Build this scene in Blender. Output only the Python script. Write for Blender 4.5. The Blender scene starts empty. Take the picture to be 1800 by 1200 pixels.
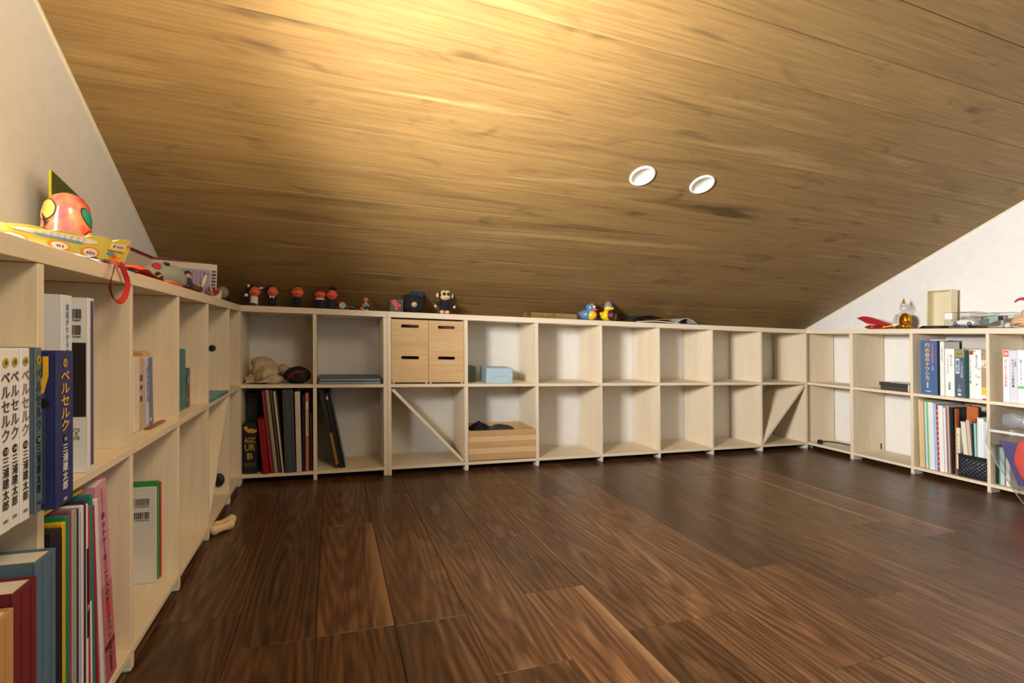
import bpy, math, random
from mathutils import Vector, Matrix, Euler
random.seed(7)
PI = math.pi
scn = bpy.context.scene
COL = scn.collection

# ------------------------------------------------------------------ camera, world, exposure, lights
W = 2.7867            # distance between the left and the right shelf fronts
S = -0.0364           # the loft is out of plumb: furniture and walls lean this much in x per metre of height
ZT, ZU, MT, MB_, BT, BB = .6579, .6353, .3670, .3541, .0367, .0247
YB = .222             # back wall
DW = .237             # shelf depth to the side walls

def lin(c):
    return tuple(((x/255)/12.92 if x/255 <= .04045 else ((x/255+.055)/1.055)**2.4) for x in c)

cam = bpy.data.cameras.new('camera'); cam_o = bpy.data.objects.new('camera', cam); COL.objects.link(cam_o)
yaw, pitch, roll = .3441, .0185, .0279
F = Vector((math.sin(yaw)*math.cos(pitch), math.cos(yaw)*math.cos(pitch), math.sin(pitch)))
R0 = Vector((math.cos(yaw), -math.sin(yaw), 0)); U0 = R0.cross(F)
Rv = R0*math.cos(roll)+U0*math.sin(roll); Uv = U0*math.cos(roll)-R0*math.sin(roll)
m3 = Matrix((Rv, Uv, -F)).transposed()
cam_o.matrix_world = Matrix.Translation((.2905, -2.0660, .5650)) @ m3.to_4x4()
cam.sensor_width = 36; cam.lens = 36*885.21/1800; cam.shift_x = .0003; cam.shift_y = -.01245
cam.clip_start = .02
scn.camera = cam_o

wd = bpy.data.worlds.new('world'); scn.world = wd; wd.use_nodes = True
wd.node_tree.nodes['Background'].inputs[0].default_value = (.8, .9, 1, 1)
wd.node_tree.nodes['Background'].inputs[1].default_value = .3
scn.view_settings.view_transform = 'Standard'; scn.view_settings.look = 'None'
scn.view_settings.gamma = 1; scn.view_settings.use_curve_mapping = False
scn.view_settings.exposure = 0.0
scn.cycles.use_denoising = True
scn.cycles.max_bounces = 8; scn.cycles.transparent_max_bounces = 12
scn.cycles.caustics_reflective = False; scn.cycles.caustics_refractive = False

def area(name, loc, aim, sx, sy, power, col):
    l = bpy.data.lights.new(name, 'AREA'); l.shape = 'RECTANGLE'; l.size = sx; l.size_y = sy
    l.energy = power; l.color = col
    o = bpy.data.objects.new(name, l); COL.objects.link(o); o.location = loc
    d = Vector(aim)-Vector(loc); o.rotation_euler = d.to_track_quat('-Z', 'Y').to_euler(); return o
# daylight through the low window in the left wall, just outside the frame
area('window_daylight', (-.262, -1.50, .83), (1.0, -1.46, .70), .36, .30, 66, (1, .98, .95)).data.spread = math.radians(132)
# spot added to throw the hot spot up onto the ceiling boards
sp = bpy.data.lights.new('ceiling_fill_light', 'SPOT'); sp.energy = 80; sp.color = (1, .87, .64); sp.spot_size = math.radians(100); sp.spot_blend = 1; sp.shadow_soft_size = .06
so = bpy.data.objects.new('ceiling_fill_light', sp); COL.objects.link(so); so.location = (.50, -1.72, .72)
so.rotation_euler = (Vector((.46, -1.08, 1.34))-Vector(so.location)).to_track_quat('-Z', 'Y').to_euler()
# warm fill added above and behind the camera to brighten the left shelf
area('left_shelf_fill', (.95, -2.45, 1.75), (-.15, -.95, .40), .55, .55, 3.4, (1, .82, .58)).data.spread = math.radians(75)
# soft ambient fill added behind the camera; the front wall has no window
area('front_fill', (1.9, -3.30, 1.2), (1.9, 0, .6), 1.6, 1.0, 3, (.93, .97, 1))

# ------------------------------------------------------------------ materials
def new_mat(name):
    m = bpy.data.materials.new(name); m.use_nodes = True
    return m, m.node_tree.nodes, m.node_tree.links, m.node_tree.nodes['Principled BSDF']
_mc = {}
def mat(c, rough=.5, metal=0, spec=.5, bump=0, bscale=400, coat=0, name=None, var=0):
    key = (c, rough, metal, spec, bump, bscale, coat, var)
    if key in _mc: return _mc[key]
    m, n, l, b = new_mat(name or 'paint_%d_%d_%d' % c)
    tc = n.new('ShaderNodeTexCoord')
    ns = n.new('ShaderNodeTexNoise'); ns.inputs['Scale'].default_value = 35; ns.inputs['Detail'].default_value = 3
    l.new(tc.outputs['Object'], ns.inputs['Vector'])
    r = n.new('ShaderNodeMapRange'); r.inputs['To Min'].default_value = 1-.06-var; r.inputs['To Max'].default_value = 1+.06+var
    l.new(ns.outputs['Fac'], r.inputs['Value'])
    mx = n.new('ShaderNodeVectorMath'); mx.operation = 'SCALE'; mx.inputs[0].default_value = lin(c)
    l.new(r.outputs[0], mx.inputs['Scale']); l.new(mx.outputs[0], b.inputs['Base Color'])
    b.inputs['Roughness'].default_value = rough; b.inputs['Metallic'].default_value = metal
    b.inputs['Specular IOR Level'].default_value = spec; b.inputs['Coat Weight'].default_value = coat
    if bump:
        n2 = n.new('ShaderNodeTexNoise'); n2.inputs['Scale'].default_value = bscale; n2.inputs['Detail'].default_value = 2
        l.new(tc.outputs['Object'], n2.inputs['Vector'])
        bp = n.new('ShaderNodeBump'); bp.inputs['Strength'].default_value = bump; bp.inputs['Distance'].default_value = .002
        l.new(n2.outputs['Fac'], bp.inputs['Height']); l.new(bp.outputs[0], b.inputs['Normal'])
    _mc[key] = m
    return m

def ramp(n, stops):
    r = n.new('ShaderNodeValToRGB'); e = r.color_ramp.elements
    while len(e) < len(stops): e.new(.5)
    for i, (p, c) in enumerate(stops): e[i].position = p; e[i].color = (*c, 1)
    return r

def wood(name, stops, sc_big, sc_fine, rough=.45, tone=(.85, 1.15), fine=.25, dist=.6, bump=.08, knots=None, spec=.5, sap=None, rings=None):
    m, n, l, b = new_mat(name)
    tc = n.new('ShaderNodeTexCoord'); oi = n.new('ShaderNodeObjectInfo')
    off = n.new('ShaderNodeVectorMath'); off.operation = 'SCALE'; off.inputs[0].default_value = (37, 53, 71)
    l.new(oi.outputs['Random'], off.inputs['Scale'])
    ad = n.new('ShaderNodeVectorMath'); l.new(tc.outputs['Object'], ad.inputs[0]); l.new(off.outputs[0], ad.inputs[1])
    def nz(scale, detail, distort):
        mp = n.new('ShaderNodeMapping'); mp.inputs['Scale'].default_value = scale; l.new(ad.outputs[0], mp.inputs['Vector'])
        t = n.new('ShaderNodeTexNoise'); t.inputs['Scale'].default_value = 1; t.inputs['Detail'].default_value = detail
        t.inputs['Distortion'].default_value = distort; t.inputs['Roughness'].default_value = .6
        l.new(mp.outputs[0], t.inputs['Vector']); return t
    big = nz(sc_big, 5, dist); fn = nz(sc_fine, 3, .2)
    rp = ramp(n, stops); l.new(big.outputs['Fac'], rp.inputs['Fac'])
    r2 = n.new('ShaderNodeMapRange'); r2.inputs['From Min'].default_value = .3; r2.inputs['From Max'].default_value = .7
    r2.inputs['To Min'].default_value = 1-fine; r2.inputs['To Max'].default_value = 1+fine*.6
    l.new(fn.outputs['Fac'], r2.inputs['Value'])
    r3 = n.new('ShaderNodeMapRange'); r3.inputs['To Min'].default_value = tone[0]; r3.inputs['To Max'].default_value = tone[1]
    l.new(oi.outputs['Random'], r3.inputs['Value'])
    mu = n.new('ShaderNodeMath'); mu.operation = 'MULTIPLY'; l.new(r2.outputs[0], mu.inputs[0]); l.new(r3.outputs[0], mu.inputs[1])
    last = mu.outputs[0]
    if knots:
        kz = nz(knots, 2, .8); kr = n.new('ShaderNodeMapRange'); kr.inputs['From Min'].default_value = .60; kr.inputs['From Max'].default_value = .80
        kr.inputs['To Min'].default_value = 1; kr.inputs['To Max'].default_value = .42; l.new(kz.outputs['Fac'], kr.inputs['Value'])
        m2 = n.new('ShaderNodeMath'); m2.operation = 'MULTIPLY'; l.new(last, m2.inputs[0]); l.new(kr.outputs[0], m2.inputs[1]); last = m2.outputs[0]
    if rings:   # flat-sawn cathedral figure, centred at a random point along each board
        sx_, sy_, span, lo, hi = rings
        r5 = n.new('ShaderNodeMath'); r5.operation = 'MULTIPLY'; l.new(oi.outputs['Random'], r5.inputs[0]); r5.inputs[1].default_value = span
        cx_ = n.new('ShaderNodeCombineXYZ'); cx_.inputs[0].default_value = .06; l.new(r5.outputs[0], cx_.inputs[1])
        sb = n.new('ShaderNodeVectorMath'); sb.operation = 'SUBTRACT'; l.new(tc.outputs['Object'], sb.inputs[0]); l.new(cx_.outputs[0], sb.inputs[1])
        mp = n.new('ShaderNodeMapping'); mp.inputs['Scale'].default_value = (sx_, sy_, 0); l.new(sb.outputs[0], mp.inputs['Vector'])
        wv_ = n.new('ShaderNodeTexWave'); wv_.wave_type = 'RINGS'; wv_.rings_direction = 'Z'; wv_.inputs['Scale'].default_value = 1; wv_.inputs['Distortion'].default_value = 5
        wv_.inputs['Detail'].default_value = 3; wv_.inputs['Detail Scale'].default_value = .9; l.new(mp.outputs[0], wv_.inputs['Vector'])
        r6 = n.new('ShaderNodeMapRange'); r6.inputs['To Min'].default_value = lo; r6.inputs['To Max'].default_value = hi; l.new(wv_.outputs['Fac'], r6.inputs['Value'])
        m3_ = n.new('ShaderNodeMath'); m3_.operation = 'MULTIPLY'; l.new(last, m3_.inputs[0]); l.new(r6.outputs[0], m3_.inputs[1]); last = m3_.outputs[0]
    sc = n.new('ShaderNodeVectorMath'); sc.operation = 'SCALE'
    l.new(rp.outputs['Color'], sc.inputs[0]); l.new(last, sc.inputs['Scale'])
    col = sc.outputs[0]
    if sap:   # a pale sapwood stripe along one long edge of some boards
        sx = n.new('ShaderNodeSeparateXYZ'); l.new(tc.outputs['Generated'], sx.inputs[0])
        wv = n.new('ShaderNodeMath'); wv.operation = 'MULTIPLY_ADD'; l.new(big.outputs['Fac'], wv.inputs[0]); wv.inputs[1].default_value = .22; l.new(sx.outputs[0], wv.inputs[2])
        g1 = n.new('ShaderNodeMapRange'); g1.inputs['From Min'].default_value = .92; g1.inputs['From Max'].default_value = 1.12; l.new(wv.outputs[0], g1.inputs['Value'])
        g2 = n.new('ShaderNodeMath'); g2.operation = 'GREATER_THAN'; l.new(oi.outputs['Random'], g2.inputs[0]); g2.inputs[1].default_value = .90
        g3 = n.new('ShaderNodeMath'); g3.operation = 'MULTIPLY'; l.new(g1.outputs[0], g3.inputs[0]); l.new(g2.outputs[0], g3.inputs[1])
        mx = n.new('ShaderNodeMix'); mx.data_type = 'RGBA'; l.new(g3.outputs[0], mx.inputs['Factor']); l.new(col, mx.inputs['A']); mx.inputs['B'].default_value = (*sap, 1)
        col = mx.outputs['Result']
    l.new(col, b.inputs['Base Color'])
    b.inputs['Roughness'].default_value = rough; b.inputs['Specular IOR Level'].default_value = spec
    if bump:
        bp = n.new('ShaderNodeBump'); bp.inputs['Strength'].default_value = bump; bp.inputs['Distance'].default_value = .001
        l.new(fn.outputs['Fac'], bp.inputs['Height']); l.new(bp.outputs[0], b.inputs['Normal'])
    return m

def clear(name, a=.12, tint=(1, 1, 1), rough=.05):
    m, n, l, b = new_mat(name); n.remove(b)
    t = n.new('ShaderNodeBsdfTransparent'); t.inputs[0].default_value = (*tint, 1)
    g = n.new('ShaderNodeBsdfGlossy'); g.inputs['Roughness'].default_value = rough
    lw = n.new('ShaderNodeLayerWeight'); lw.inputs['Blend'].default_value = .5
    fr = n.new('ShaderNodeMath'); fr.operation = 'POWER'; l.new(lw.outputs['Facing'], fr.inputs[0]); fr.inputs[1].default_value = 4
    ns = n.new('ShaderNodeTexNoise'); ns.inputs['Scale'].default_value = 30
    md = n.new('ShaderNodeMath'); md.operation = 'MULTIPLY_ADD'; l.new(ns.outputs['Fac'], md.inputs[0]); md.inputs[1].default_value = a; l.new(fr.outputs[0], md.inputs[2])
    mx = n.new('ShaderNodeMixShader'); l.new(md.outputs[0], mx.inputs[0]); l.new(t.outputs[0], mx.inputs[1]); l.new(g.outputs[0], mx.inputs[2])
    l.new(mx.outputs[0], n['Material Output'].inputs['Surface']); return m

BIRCH = [(.3, lin((226, 208, 178))), (.7, lin((238, 223, 197)))]
birch_z = wood('birch_upright', BIRCH, (9, 9, .8), (160, 160, 5), .5, (.95, 1.05), .06, .4, .03)
birch_x = wood('birch_along_x', BIRCH, (.8, 9, 9), (5, 160, 160), .5, (.95, 1.05), .06, .4, .03)
birch_y = wood('birch_along_y', BIRCH, (9, .8, 9), (160, 5, 160), .5, (.95, 1.05), .06, .4, .03)
BAM = [(.25, lin((203, 165, 112))), (.75, lin((226, 192, 142)))]
bamboo = wood('bamboo', BAM, (2.5, 9, 75), (25, 200, 320), .45, (.9, 1.08), .10, .1, .03)
walnut = wood('walnut_floor', [(.25, lin((58, 36, 21))), (.42, lin((106, 73, 46))), (.52, lin((84, 54, 32))), (.62, lin((116, 82, 52))), (.78, lin((70, 45, 27)))],
              (13, 1.1, 1), (170, 5, 1), .34, (.58, 1.22), .34, 1.8, .06, rings=(26, 2.4, 1.0, .68, 1.16), sap=lin((150, 114, 76)))
oak = wood('oak_ceiling', [(.25, lin((104, 79, 45))), (.45, lin((146, 116, 70))), (.58, lin((138, 108, 64))), (.75, lin((174, 144, 95)))],
           (.75, 11, 7), (4, 170, 110), .6, (.94, 1.06), .24, 1.0, .05, knots=(4.2, 15, 9))
white_wall = mat((233, 231, 226), .9, bump=.25, bscale=260, name='white_wallpaper')
groove = mat((70, 46, 26), .9, name='groove_dark')
fgroove = mat((40, 24, 14), .9, name='floor_groove')
plastic_grey = mat((196, 196, 198), .4, name='foot_plastic')
BLACK = mat((18, 18, 20), .5); DARK = mat((34, 33, 35), .55); WHITE = mat((238, 238, 236), .5)
INK = mat((20, 18, 20), .6); CREAM = mat((226, 214, 186), .7); PAPER = mat((232, 227, 214), .8)
CLEAR = clear('clear_plastic', .10); CLEAR2 = clear('bag_plastic', .22, (.97, .97, .98), .12)

# ------------------------------------------------------------------ mesh builder
class MB:
    def __init__(s): s.v = []; s.f = []; s.sm = []; s.mi = []
    def add(s, vs, fs, smooth=False, mi=0):
        k = len(s.v); s.v += [tuple(p) for p in vs]
        for f in fs: s.f.append([i+k for i in f]); s.sm.append(smooth); s.mi.append(mi)
        return s
    def box(s, x0, x1, y0, y1, z0, z1, c=0, mi=0):
        if x0 > x1: x0, x1 = x1, x0
        if y0 > y1: y0, y1 = y1, y0
        if not c:
            v = [(x, y, z) for z in (z0, z1) for y in (y0, y1) for x in (x0, x1)]
            return s.add(v, [(0, 2, 3, 1), (4, 5, 7, 6), (0, 1, 5, 4), (2, 6, 7, 3), (0, 4, 6, 2), (1, 3, 7, 5)], mi=mi)
        c = min(c, (x1-x0)*.45, (y1-y0)*.45, (z1-z0)*.45); lo = (x0, y0, z0); hi = (x1, y1, z1); v = []; idx = {}
        for sx in (0, 1):
            for sy in (0, 1):
                for sz in (0, 1):
                    q = (sx, sy, sz)
                    for ax in range(3):
                        p = []
                        for i in range(3):
                            base = hi[i] if q[i] else lo[i]
                            p.append(base if i == ax else base+(-c if q[i] else c))
                        idx[(q, ax)] = len(v); v.append(p)
        f = []
        for ax in range(3):
            o = [i for i in range(3) if i != ax]
            for sd in (0, 1):
                cs = []
                for a, b in ((0, 0), (1, 0), (1, 1), (0, 1)):
                    q = [0, 0, 0]; q[ax] = sd; q[o[0]] = a; q[o[1]] = b; cs.append(idx[(tuple(q), ax)])
                flip = (sd == 0) ^ (ax == 1)
                f.append(cs[::-1] if flip else cs)
        for ax in range(3):
            o = [i for i in range(3) if i != ax]
            for a in (0, 1):
                for b in (0, 1):
                    q0 = [0, 0, 0]; q0[o[0]] = a; q0[o[1]] = b; q1 = list(q0); q1[ax] = 1; q0 = tuple(q0); q1 = tuple(q1)
                    f.append((idx[(q0, o[0])], idx[(q1, o[0])], idx[(q1, o[1])], idx[(q0, o[1])]))
        for sx in (0, 1):
            for sy in (0, 1):
                for sz in (0, 1):
                    q = (sx, sy, sz); f.append(tuple(idx[(q, a)] for a in range(3)))
        return s.add(v, f, mi=mi)
    def lathe(s, prof, n=20, c=(0, 0, 0), sx=1, sy=1, smooth=True, mi=0, axis='z'):
        v = []; f = []
        for r, z in prof:
            for i in range(n):
                a = 2*PI*i/n; p = (r*math.cos(a)*sx, r*math.sin(a)*sy, z)
                if axis == 'y': p = (p[0], p[2], p[1])
                elif axis == 'x': p = (p[2], p[0], p[1])
                v.append((p[0]+c[0], p[1]+c[1], p[2]+c[2]))
        for j in range(len(prof)-1):
            for i in range(n):
                a = j*n+i; b = j*n+(i+1) % n; f.append((a, b, b+n, a+n))
        f.append(tuple(range(n))[::-1]); f.append(tuple(range((len(prof)-1)*n, len(prof)*n)))
        return s.add(v, f, smooth, mi)
    def sph(s, c, r, n=16, m=10, mi=0, noise=0, seed=0):
        if not hasattr(r, '__len__'): r = (r, r, r)
        rnd = random.Random(seed); v = []; f = []
        ph = [rnd.uniform(0, 6.28) for _ in range(6)]
        for j in range(m+1):
            t = PI*j/m
            for i in range(n):
                a = 2*PI*i/n
                k = 1+noise*(math.sin(3*a+ph[0]+2*t)+math.sin(5*t+ph[1]+a)+.6*math.sin(7*a+ph[2])*math.sin(6*t+ph[3]))
                v.append((c[0]+r[0]*k*math.sin(t)*math.cos(a), c[1]+r[1]*k*math.sin(t)*math.sin(a), c[2]+r[2]*k*math.cos(t)))
        for j in range(m):
            for i in range(n):
                a = j*n+i; b = j*n+(i+1) % n; f.append((a, a+n, b+n, b))
        return s.add(v, f, True, mi)
    def tube(s, pts, r, n=8, mi=0, flat=1.0):
        pts = [Vector(p) for p in pts]; rs = r if hasattr(r, '__len__') else [r]*len(pts); v = []; f = []
        up = Vector((0, 0, 1))
        for i, p in enumerate(pts):
            d = (pts[min(i+1, len(pts)-1)]-pts[max(i-1, 0)]).normalized()
            a = d.cross(up)
            if a.length < .05: a = d.cross(Vector((0, 1, 0)))
            a.normalize(); b = a.cross(d).normalized()
            for k in range(n):
                t = 2*PI*k/n; v.append(p+a*math.cos(t)*rs[i]+b*math.sin(t)*rs[i]*flat)
        for i in range(len(pts)-1):
            for k in range(n):
                a = i*n+k; b = i*n+(k+1) % n; f.append((a, b, b+n, a+n))
        f.append(tuple(range(n))[::-1]); f.append(tuple(range((len(pts)-1)*n, len(pts)*n)))
        return s.add(v, f, True, mi)
    def prism(s, pts, o, ax, ay, th, mi=0):
        o = Vector(o); ax = Vector(ax); ay = Vector(ay); nn = ax.cross(ay).normalized()*th; n = len(pts)
        lo = [o+ax*p[0]+ay*p[1] for p in pts]; v = lo+[p+nn for p in lo]
        f = [tuple(range(n))[::-1], tuple(range(n, 2*n))]+[(i, (i+1) % n, (i+1) % n+n, i+n) for i in range(n)]
        return s.add(v, f, mi=mi)
    def grid(s, fn, nu, nv, smooth=True, mi=0, closed=False):
        v = [fn(i/nu, j/nv) for j in range(nv+1) for i in range(nu+1)]
        f = [(j*(nu+1)+i, j*(nu+1)+i+1, (j+1)*(nu+1)+i+1, (j+1)*(nu+1)+i) for j in range(nv) for i in range(nu)]
        return s.add(v, f, smooth, mi)
    def mesh(s, name, mats, shift=None, shear=None):
        vs = s.v
        if shear: vs = [(p[0]+shear[0]*p[2], p[1]+shear[1]*p[2], p[2]) for p in vs]
        if shift: vs = [(p[0]-shift[0], p[1]-shift[1], p[2]-shift[2]) for p in vs]
        me = bpy.data.meshes.new(name); me.from_pydata(vs, [], s.f); me.update()
        for i, p in enumerate(me.polygons): p.use_smooth = s.sm[i]; p.material_index = s.mi[i]
        for m in (mats if isinstance(mats, (list, tuple)) else [mats]): me.materials.append(m)
        return me

def link(name, me, parent=None):
    o = bpy.data.objects.new(name, me); COL.objects.link(o)
    if parent: o.parent = parent
    return o
def tag(o, label=None, cat=None, group=None, kind=None):
    for k, v in (('label', label), ('category', cat), ('group', group), ('kind', kind)):
        if v: o[k] = v
    return o
def circ(r, n=20, c=(0, 0), sx=1, sy=1): return [(c[0]+r*sx*math.cos(2*PI*i/n), c[1]+r*sy*math.sin(2*PI*i/n)) for i in range(n)]

import re
MARK = re.compile(r'_print$|_band$|_strip$|_block$|_square$|_patch$|_stroke$|_stripe$|_field$|_border$|_groove$|_crease$|_disc$|_digits$|_outline$|_label$|_spot$|_glow$|lettering$|emblem|barcode|_number$|_foot$|_arc$|_bar$|_flourish$|_sticker$|_mark$')
class Item:
    """one thing: an Empty at its base; parts are built in its local axes (x along the shelf, y into it, z up)"""
    def __init__(s, name, label, cat, loc, rz=0, tilt=0, group=None, lean=True, rx=0):
        s.o = bpy.data.objects.new(name, None); COL.objects.link(s.o); s.o.empty_display_size = .05
        s.o.location = (loc[0]+S*loc[2], loc[1], loc[2]+.0005); s.o.rotation_euler = Euler((rx, tilt, rz), 'XYZ')
        tag(s.o, label, cat, group)
        s.shear = (S*math.cos(rz), -S*math.sin(rz)) if lean else None
    def part(s, name, mb, m, parent=None, label=None, kind=None):
        first = getattr(s, 'first', None)
        o = link(name, mb.mesh(name, m, shear=s.shear), parent or (first if first and MARK.search(name) else s.o)); s.first = first or o; tag(o, label, kind=kind); return o
    def text(s, body, c, h, w, m, right=(1, 0, 0), up=(0, 0, 1), name='lettering', parent=None, rot=0):
        o = s.part(name, text_mb(body, c, h, w, right, up, rot), m, parent); return o

_tc = {}
def text_raw(body):
    if body in _tc: return _tc[body]
    c = bpy.data.curves.new('t', 'FONT'); c.body = body; c.align_x = 'CENTER'; c.resolution_u = 2; c.space_line = 1.0; c.offset = .016
    o = bpy.data.objects.new('t', c); COL.objects.link(o); dg = bpy.context.evaluated_depsgraph_get()
    me = bpy.data.meshes.new_from_object(o.evaluated_get(dg))
    v = [(p.co.x, p.co.y) for p in me.vertices]; f = [tuple(p.vertices) for p in me.polygons]
    bpy.data.objects.remove(o); bpy.data.curves.remove(c); bpy.data.meshes.remove(me)
    x0 = min(p[0] for p in v); x1 = max(p[0] for p in v); y0 = min(p[1] for p in v); y1 = max(p[1] for p in v)
    v = [((p[0]-x0)/(x1-x0)-.5, (p[1]-y0)/(y1-y0)-.5) for p in v]
    _tc[body] = (v, f); return v, f
def vert(t): return '\n'.join('丨' if ch == 'ー' else ch for ch in t)
def text_mb(body, c, h, w, right, up, rot=0):
    v, f = text_raw(body); c = Vector(c); r = Vector(right); u = Vector(up)
    if rot: v = [(-a, -b) for a, b in v]
    mb = MB(); mb.add([c+r*(a*w)+u*(b*h) for a, b in v], f); return mb
def patch(c, w, h, right=(1, 0, 0), up=(0, 0, 1)):
    c = Vector(c); r = Vector(right)*(w/2); u = Vector(up)*(h/2); return MB().add([c-r-u, c+r-u, c+r+u, c-r+u], [(0, 1, 2, 3)])
def disc(c, r, right=(1, 0, 0), up=(0, 0, 1), sx=1, sy=1, n=20):
    c = Vector(c); return MB().add([c+Vector(right)*p[0]+Vector(up)*p[1] for p in circ(r, n, (0, 0), sx, sy)], [tuple(range(n))])
def bars(c, w, h, right, up, n=14, seed=1):
    rnd = random.Random(seed); mb = MB(); c = Vector(c); r = Vector(right); u = Vector(up); x = -w/2
    while x < w/2:
        b = rnd.choice((.025, .04, .06))*w; a = c+r*x
        mb.add([a-u*h/2, a+r*b-u*h/2, a+r*b+u*h/2, a+u*h/2], [(0, 1, 2, 3)]); x += b+rnd.choice((.03, .05))*w
    return mb

# ------------------------------------------------------------------ setting
def ceil_z(x, y):
    t = (x+DW)/(W+2*DW)
    return (.7568-.5524*y)*(1-t)+(.7759-.5117*y)*t
YF = -3.4            # front of the loft, behind the camera
fl = link('floor', MB().box(-.3, W+.3, YF, .3, -.04, -.006).mesh('floor', fgroove)); tag(fl, kind='structure')
joints = {0: [-.93, -.12], 1: [-1.0585, -.36], 2: [-1.0585, -.50], 3: [-1.065, -.24], 4: [-1.2576, -.711], 5: [-1.0213, -.714, -.02], 6: [-1.2137, -.235], 7: [-1.2158, -.40],
          8: [-1.421, -.749], 9: [-1.065, -.231], 10: [-1.2608, -.52], 11: [-.715], 12: [-1.223, -.30], 13: [-.918], 14: [-1.05, -.2], 15: [-.62], 16: [-.95, -.1], 17: [-.40, -1.2]}
rnd = random.Random(11)
for k in range(-2, 22):
    x0 = -.0045+.1435*k; x1 = x0+.1435
    if x1 > W+.24 or x0 < -.26: continue
    js = sorted(joints.get(k, [-.5-.3*(k % 3)])); y = js[0]-rnd.uniform(.75, 1.1); js = [YF+.01, ]+([y] if y > YF+.2 else [])+js+[YB]
    for a, b in zip(js, js[1:]):
        if b-a < .03: continue
        g = .0004; mb = MB().box(x0+g-x0, x1-g-x0, a+g-a, b-g-a, -.006, 0, c=.0009)
        o = link('floor_plank', mb.mesh('floor_plank', walnut), fl); o.location = (x0, a, 0)

def wall(name, pts, m, th_dir, label=None):
    n = len(pts); v = [Vector(p) for p in pts]; v2 = [p+Vector(th_dir) for p in v]
    f = [tuple(range(n)), tuple(range(n, 2*n))[::-1]]+[(i, i+n, (i+1) % n+n, (i+1) % n) for i in range(n)]
    o = link(name, MB().add(v+v2, f).mesh(name, m)); tag(o, kind='structure'); return o
def PL(x, y, z): return (x+S*z, y, z)
# side walls with their sloping top edge; the left one has the low window opening
zc = lambda x, y: ceil_z(x, y)+.004
wy0, wy1, wz0, wz1 = -1.70, -1.30, .67, 1.01
xl = -DW
def wl(name, ys):  # piece of left wall between floor and ceiling
    return wall(name, [PL(xl, y, z) for y, z in ys], white_wall, (-.05, 0, 0))
lw = tag(link('wall_left', MB().mesh('wall_left', white_wall)), kind='structure')
def wl_piece(ys):
    v = [Vector(PL(xl, y, z)) for y, z in ys]; n = len(v); v2 = [p+Vector((-.05, 0, 0)) for p in v]
    f = [tuple(range(n)), tuple(range(n, 2*n))[::-1]]+[(i, i+n, (i+1) % n+n, (i+1) % n) for i in range(n)]
    return v+v2, f
mbw = MB()
mbw.add(*wl_piece([(YB, 0), (YB, zc(xl, YB)), (wy1, zc(xl, wy1)), (wy1, 0)]))
mbw.add(*wl_piece([(wy1, 0), (wy1, wz0), (wy0, wz0), (wy0, 0)]))
mbw.add(*wl_piece([(wy1, wz1), (wy1, zc(xl, wy1)), (wy0, zc(xl, wy0)), (wy0, wz1)]))
mbw.add(*wl_piece([(wy0, 0), (wy0, zc(xl, wy0)), (YF, zc(xl, YF)), (YF, 0)]))
lw.data = mbw.mesh('wall_left', white_wall)
wall('wall_right', [PL(W+DW, YB, 0), PL(W+DW, YF, 0), PL(W+DW, YF, zc(W+DW, YF)), PL(W+DW, YB, zc(W+DW, YB))], white_wall, (.05, 0, 0))
wall('wall_back', [PL(-DW-.05, YB, 0), PL(W+DW+.05, YB, 0), PL(W+DW+.05, YB, ceil_z(W, YB)+.03), PL(-DW-.05, YB, ceil_z(0, YB)+.03)], white_wall, (0, .05, 0))
wall('wall_front', [PL(-DW-.05, YF, 0), PL(-DW-.05, YF, 2.7), PL(W+DW+.05, YF, 2.7), PL(W+DW+.05, YF, 0)], white_wall, (0, -.05, 0))
win = tag(link('window_1', MB().box(-.275, -.262, wy0, wy1, wz0, wz1).mesh('window_1', CLEAR)), kind='structure')
mb = MB()
for b in ((wy0, wy0+.02, wz0, wz1), (wy1-.02, wy1, wz0, wz1), (wy0+.02, wy1-.02, wz0, wz0+.02), (wy0+.02, wy1-.02, wz1-.02, wz1)): mb.box(-.285, -.268, *b)
link('window_frame', mb.mesh('window_frame', WHITE), win)

cb = tag(link('ceiling', MB().mesh('ceiling', groove)), kind='structure')
def ceil_slab(x0, x1, y0, y1, dz0, dz1):
    xs = [(x0, y0), (x1, y0), (x1, y1), (x0, y1)]
    v = [(x, y, ceil_z(x, y)+dz0) for x, y in xs]+[(x, y, ceil_z(x, y)+dz1) for x, y in xs]
    return v, [(0, 3, 2, 1)[::1], (4, 5, 6, 7), (0, 1, 5, 4), (1, 2, 6, 5), (2, 3, 7, 6), (3, 0, 4, 7)]
cb.data = MB().add(*ceil_slab(-.42, W+.33, YF-.05, YB+.05, .009, .04)).mesh('ceiling', groove)
rnd = random.Random(5)
HOLES = [(1.2412, -.6497), (1.4804, -.6537)]
r = 0; y1 = .283
while y1 > YF:
    y0 = y1-.1165; ya, yb = max(y0, YF), min(y1, YB)
    cuts = [-.40, W+.31]
    cuts = [cuts[0]]+[c for c in cuts[1:-1] if c < W]+[cuts[-1]]
    for xa, xb in zip(cuts, cuts[1:]):
        if xb-xa < .08: continue
        mb = MB(); g = .0012
        v, f = ceil_slab(xa+.0001, xb-.0001, ya+g, yb-g, 0, .012)
        cx, cy, cz = (xa+xb)/2, (ya+yb)/2, ceil_z((xa+xb)/2, (ya+yb)/2)
        mb.add(v, f); o = link('ceiling_plank', mb.mesh('ceiling_plank', oak, shift=(cx, cy, cz)), cb); o.location = (cx, cy, cz)
    y1 = y0
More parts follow.
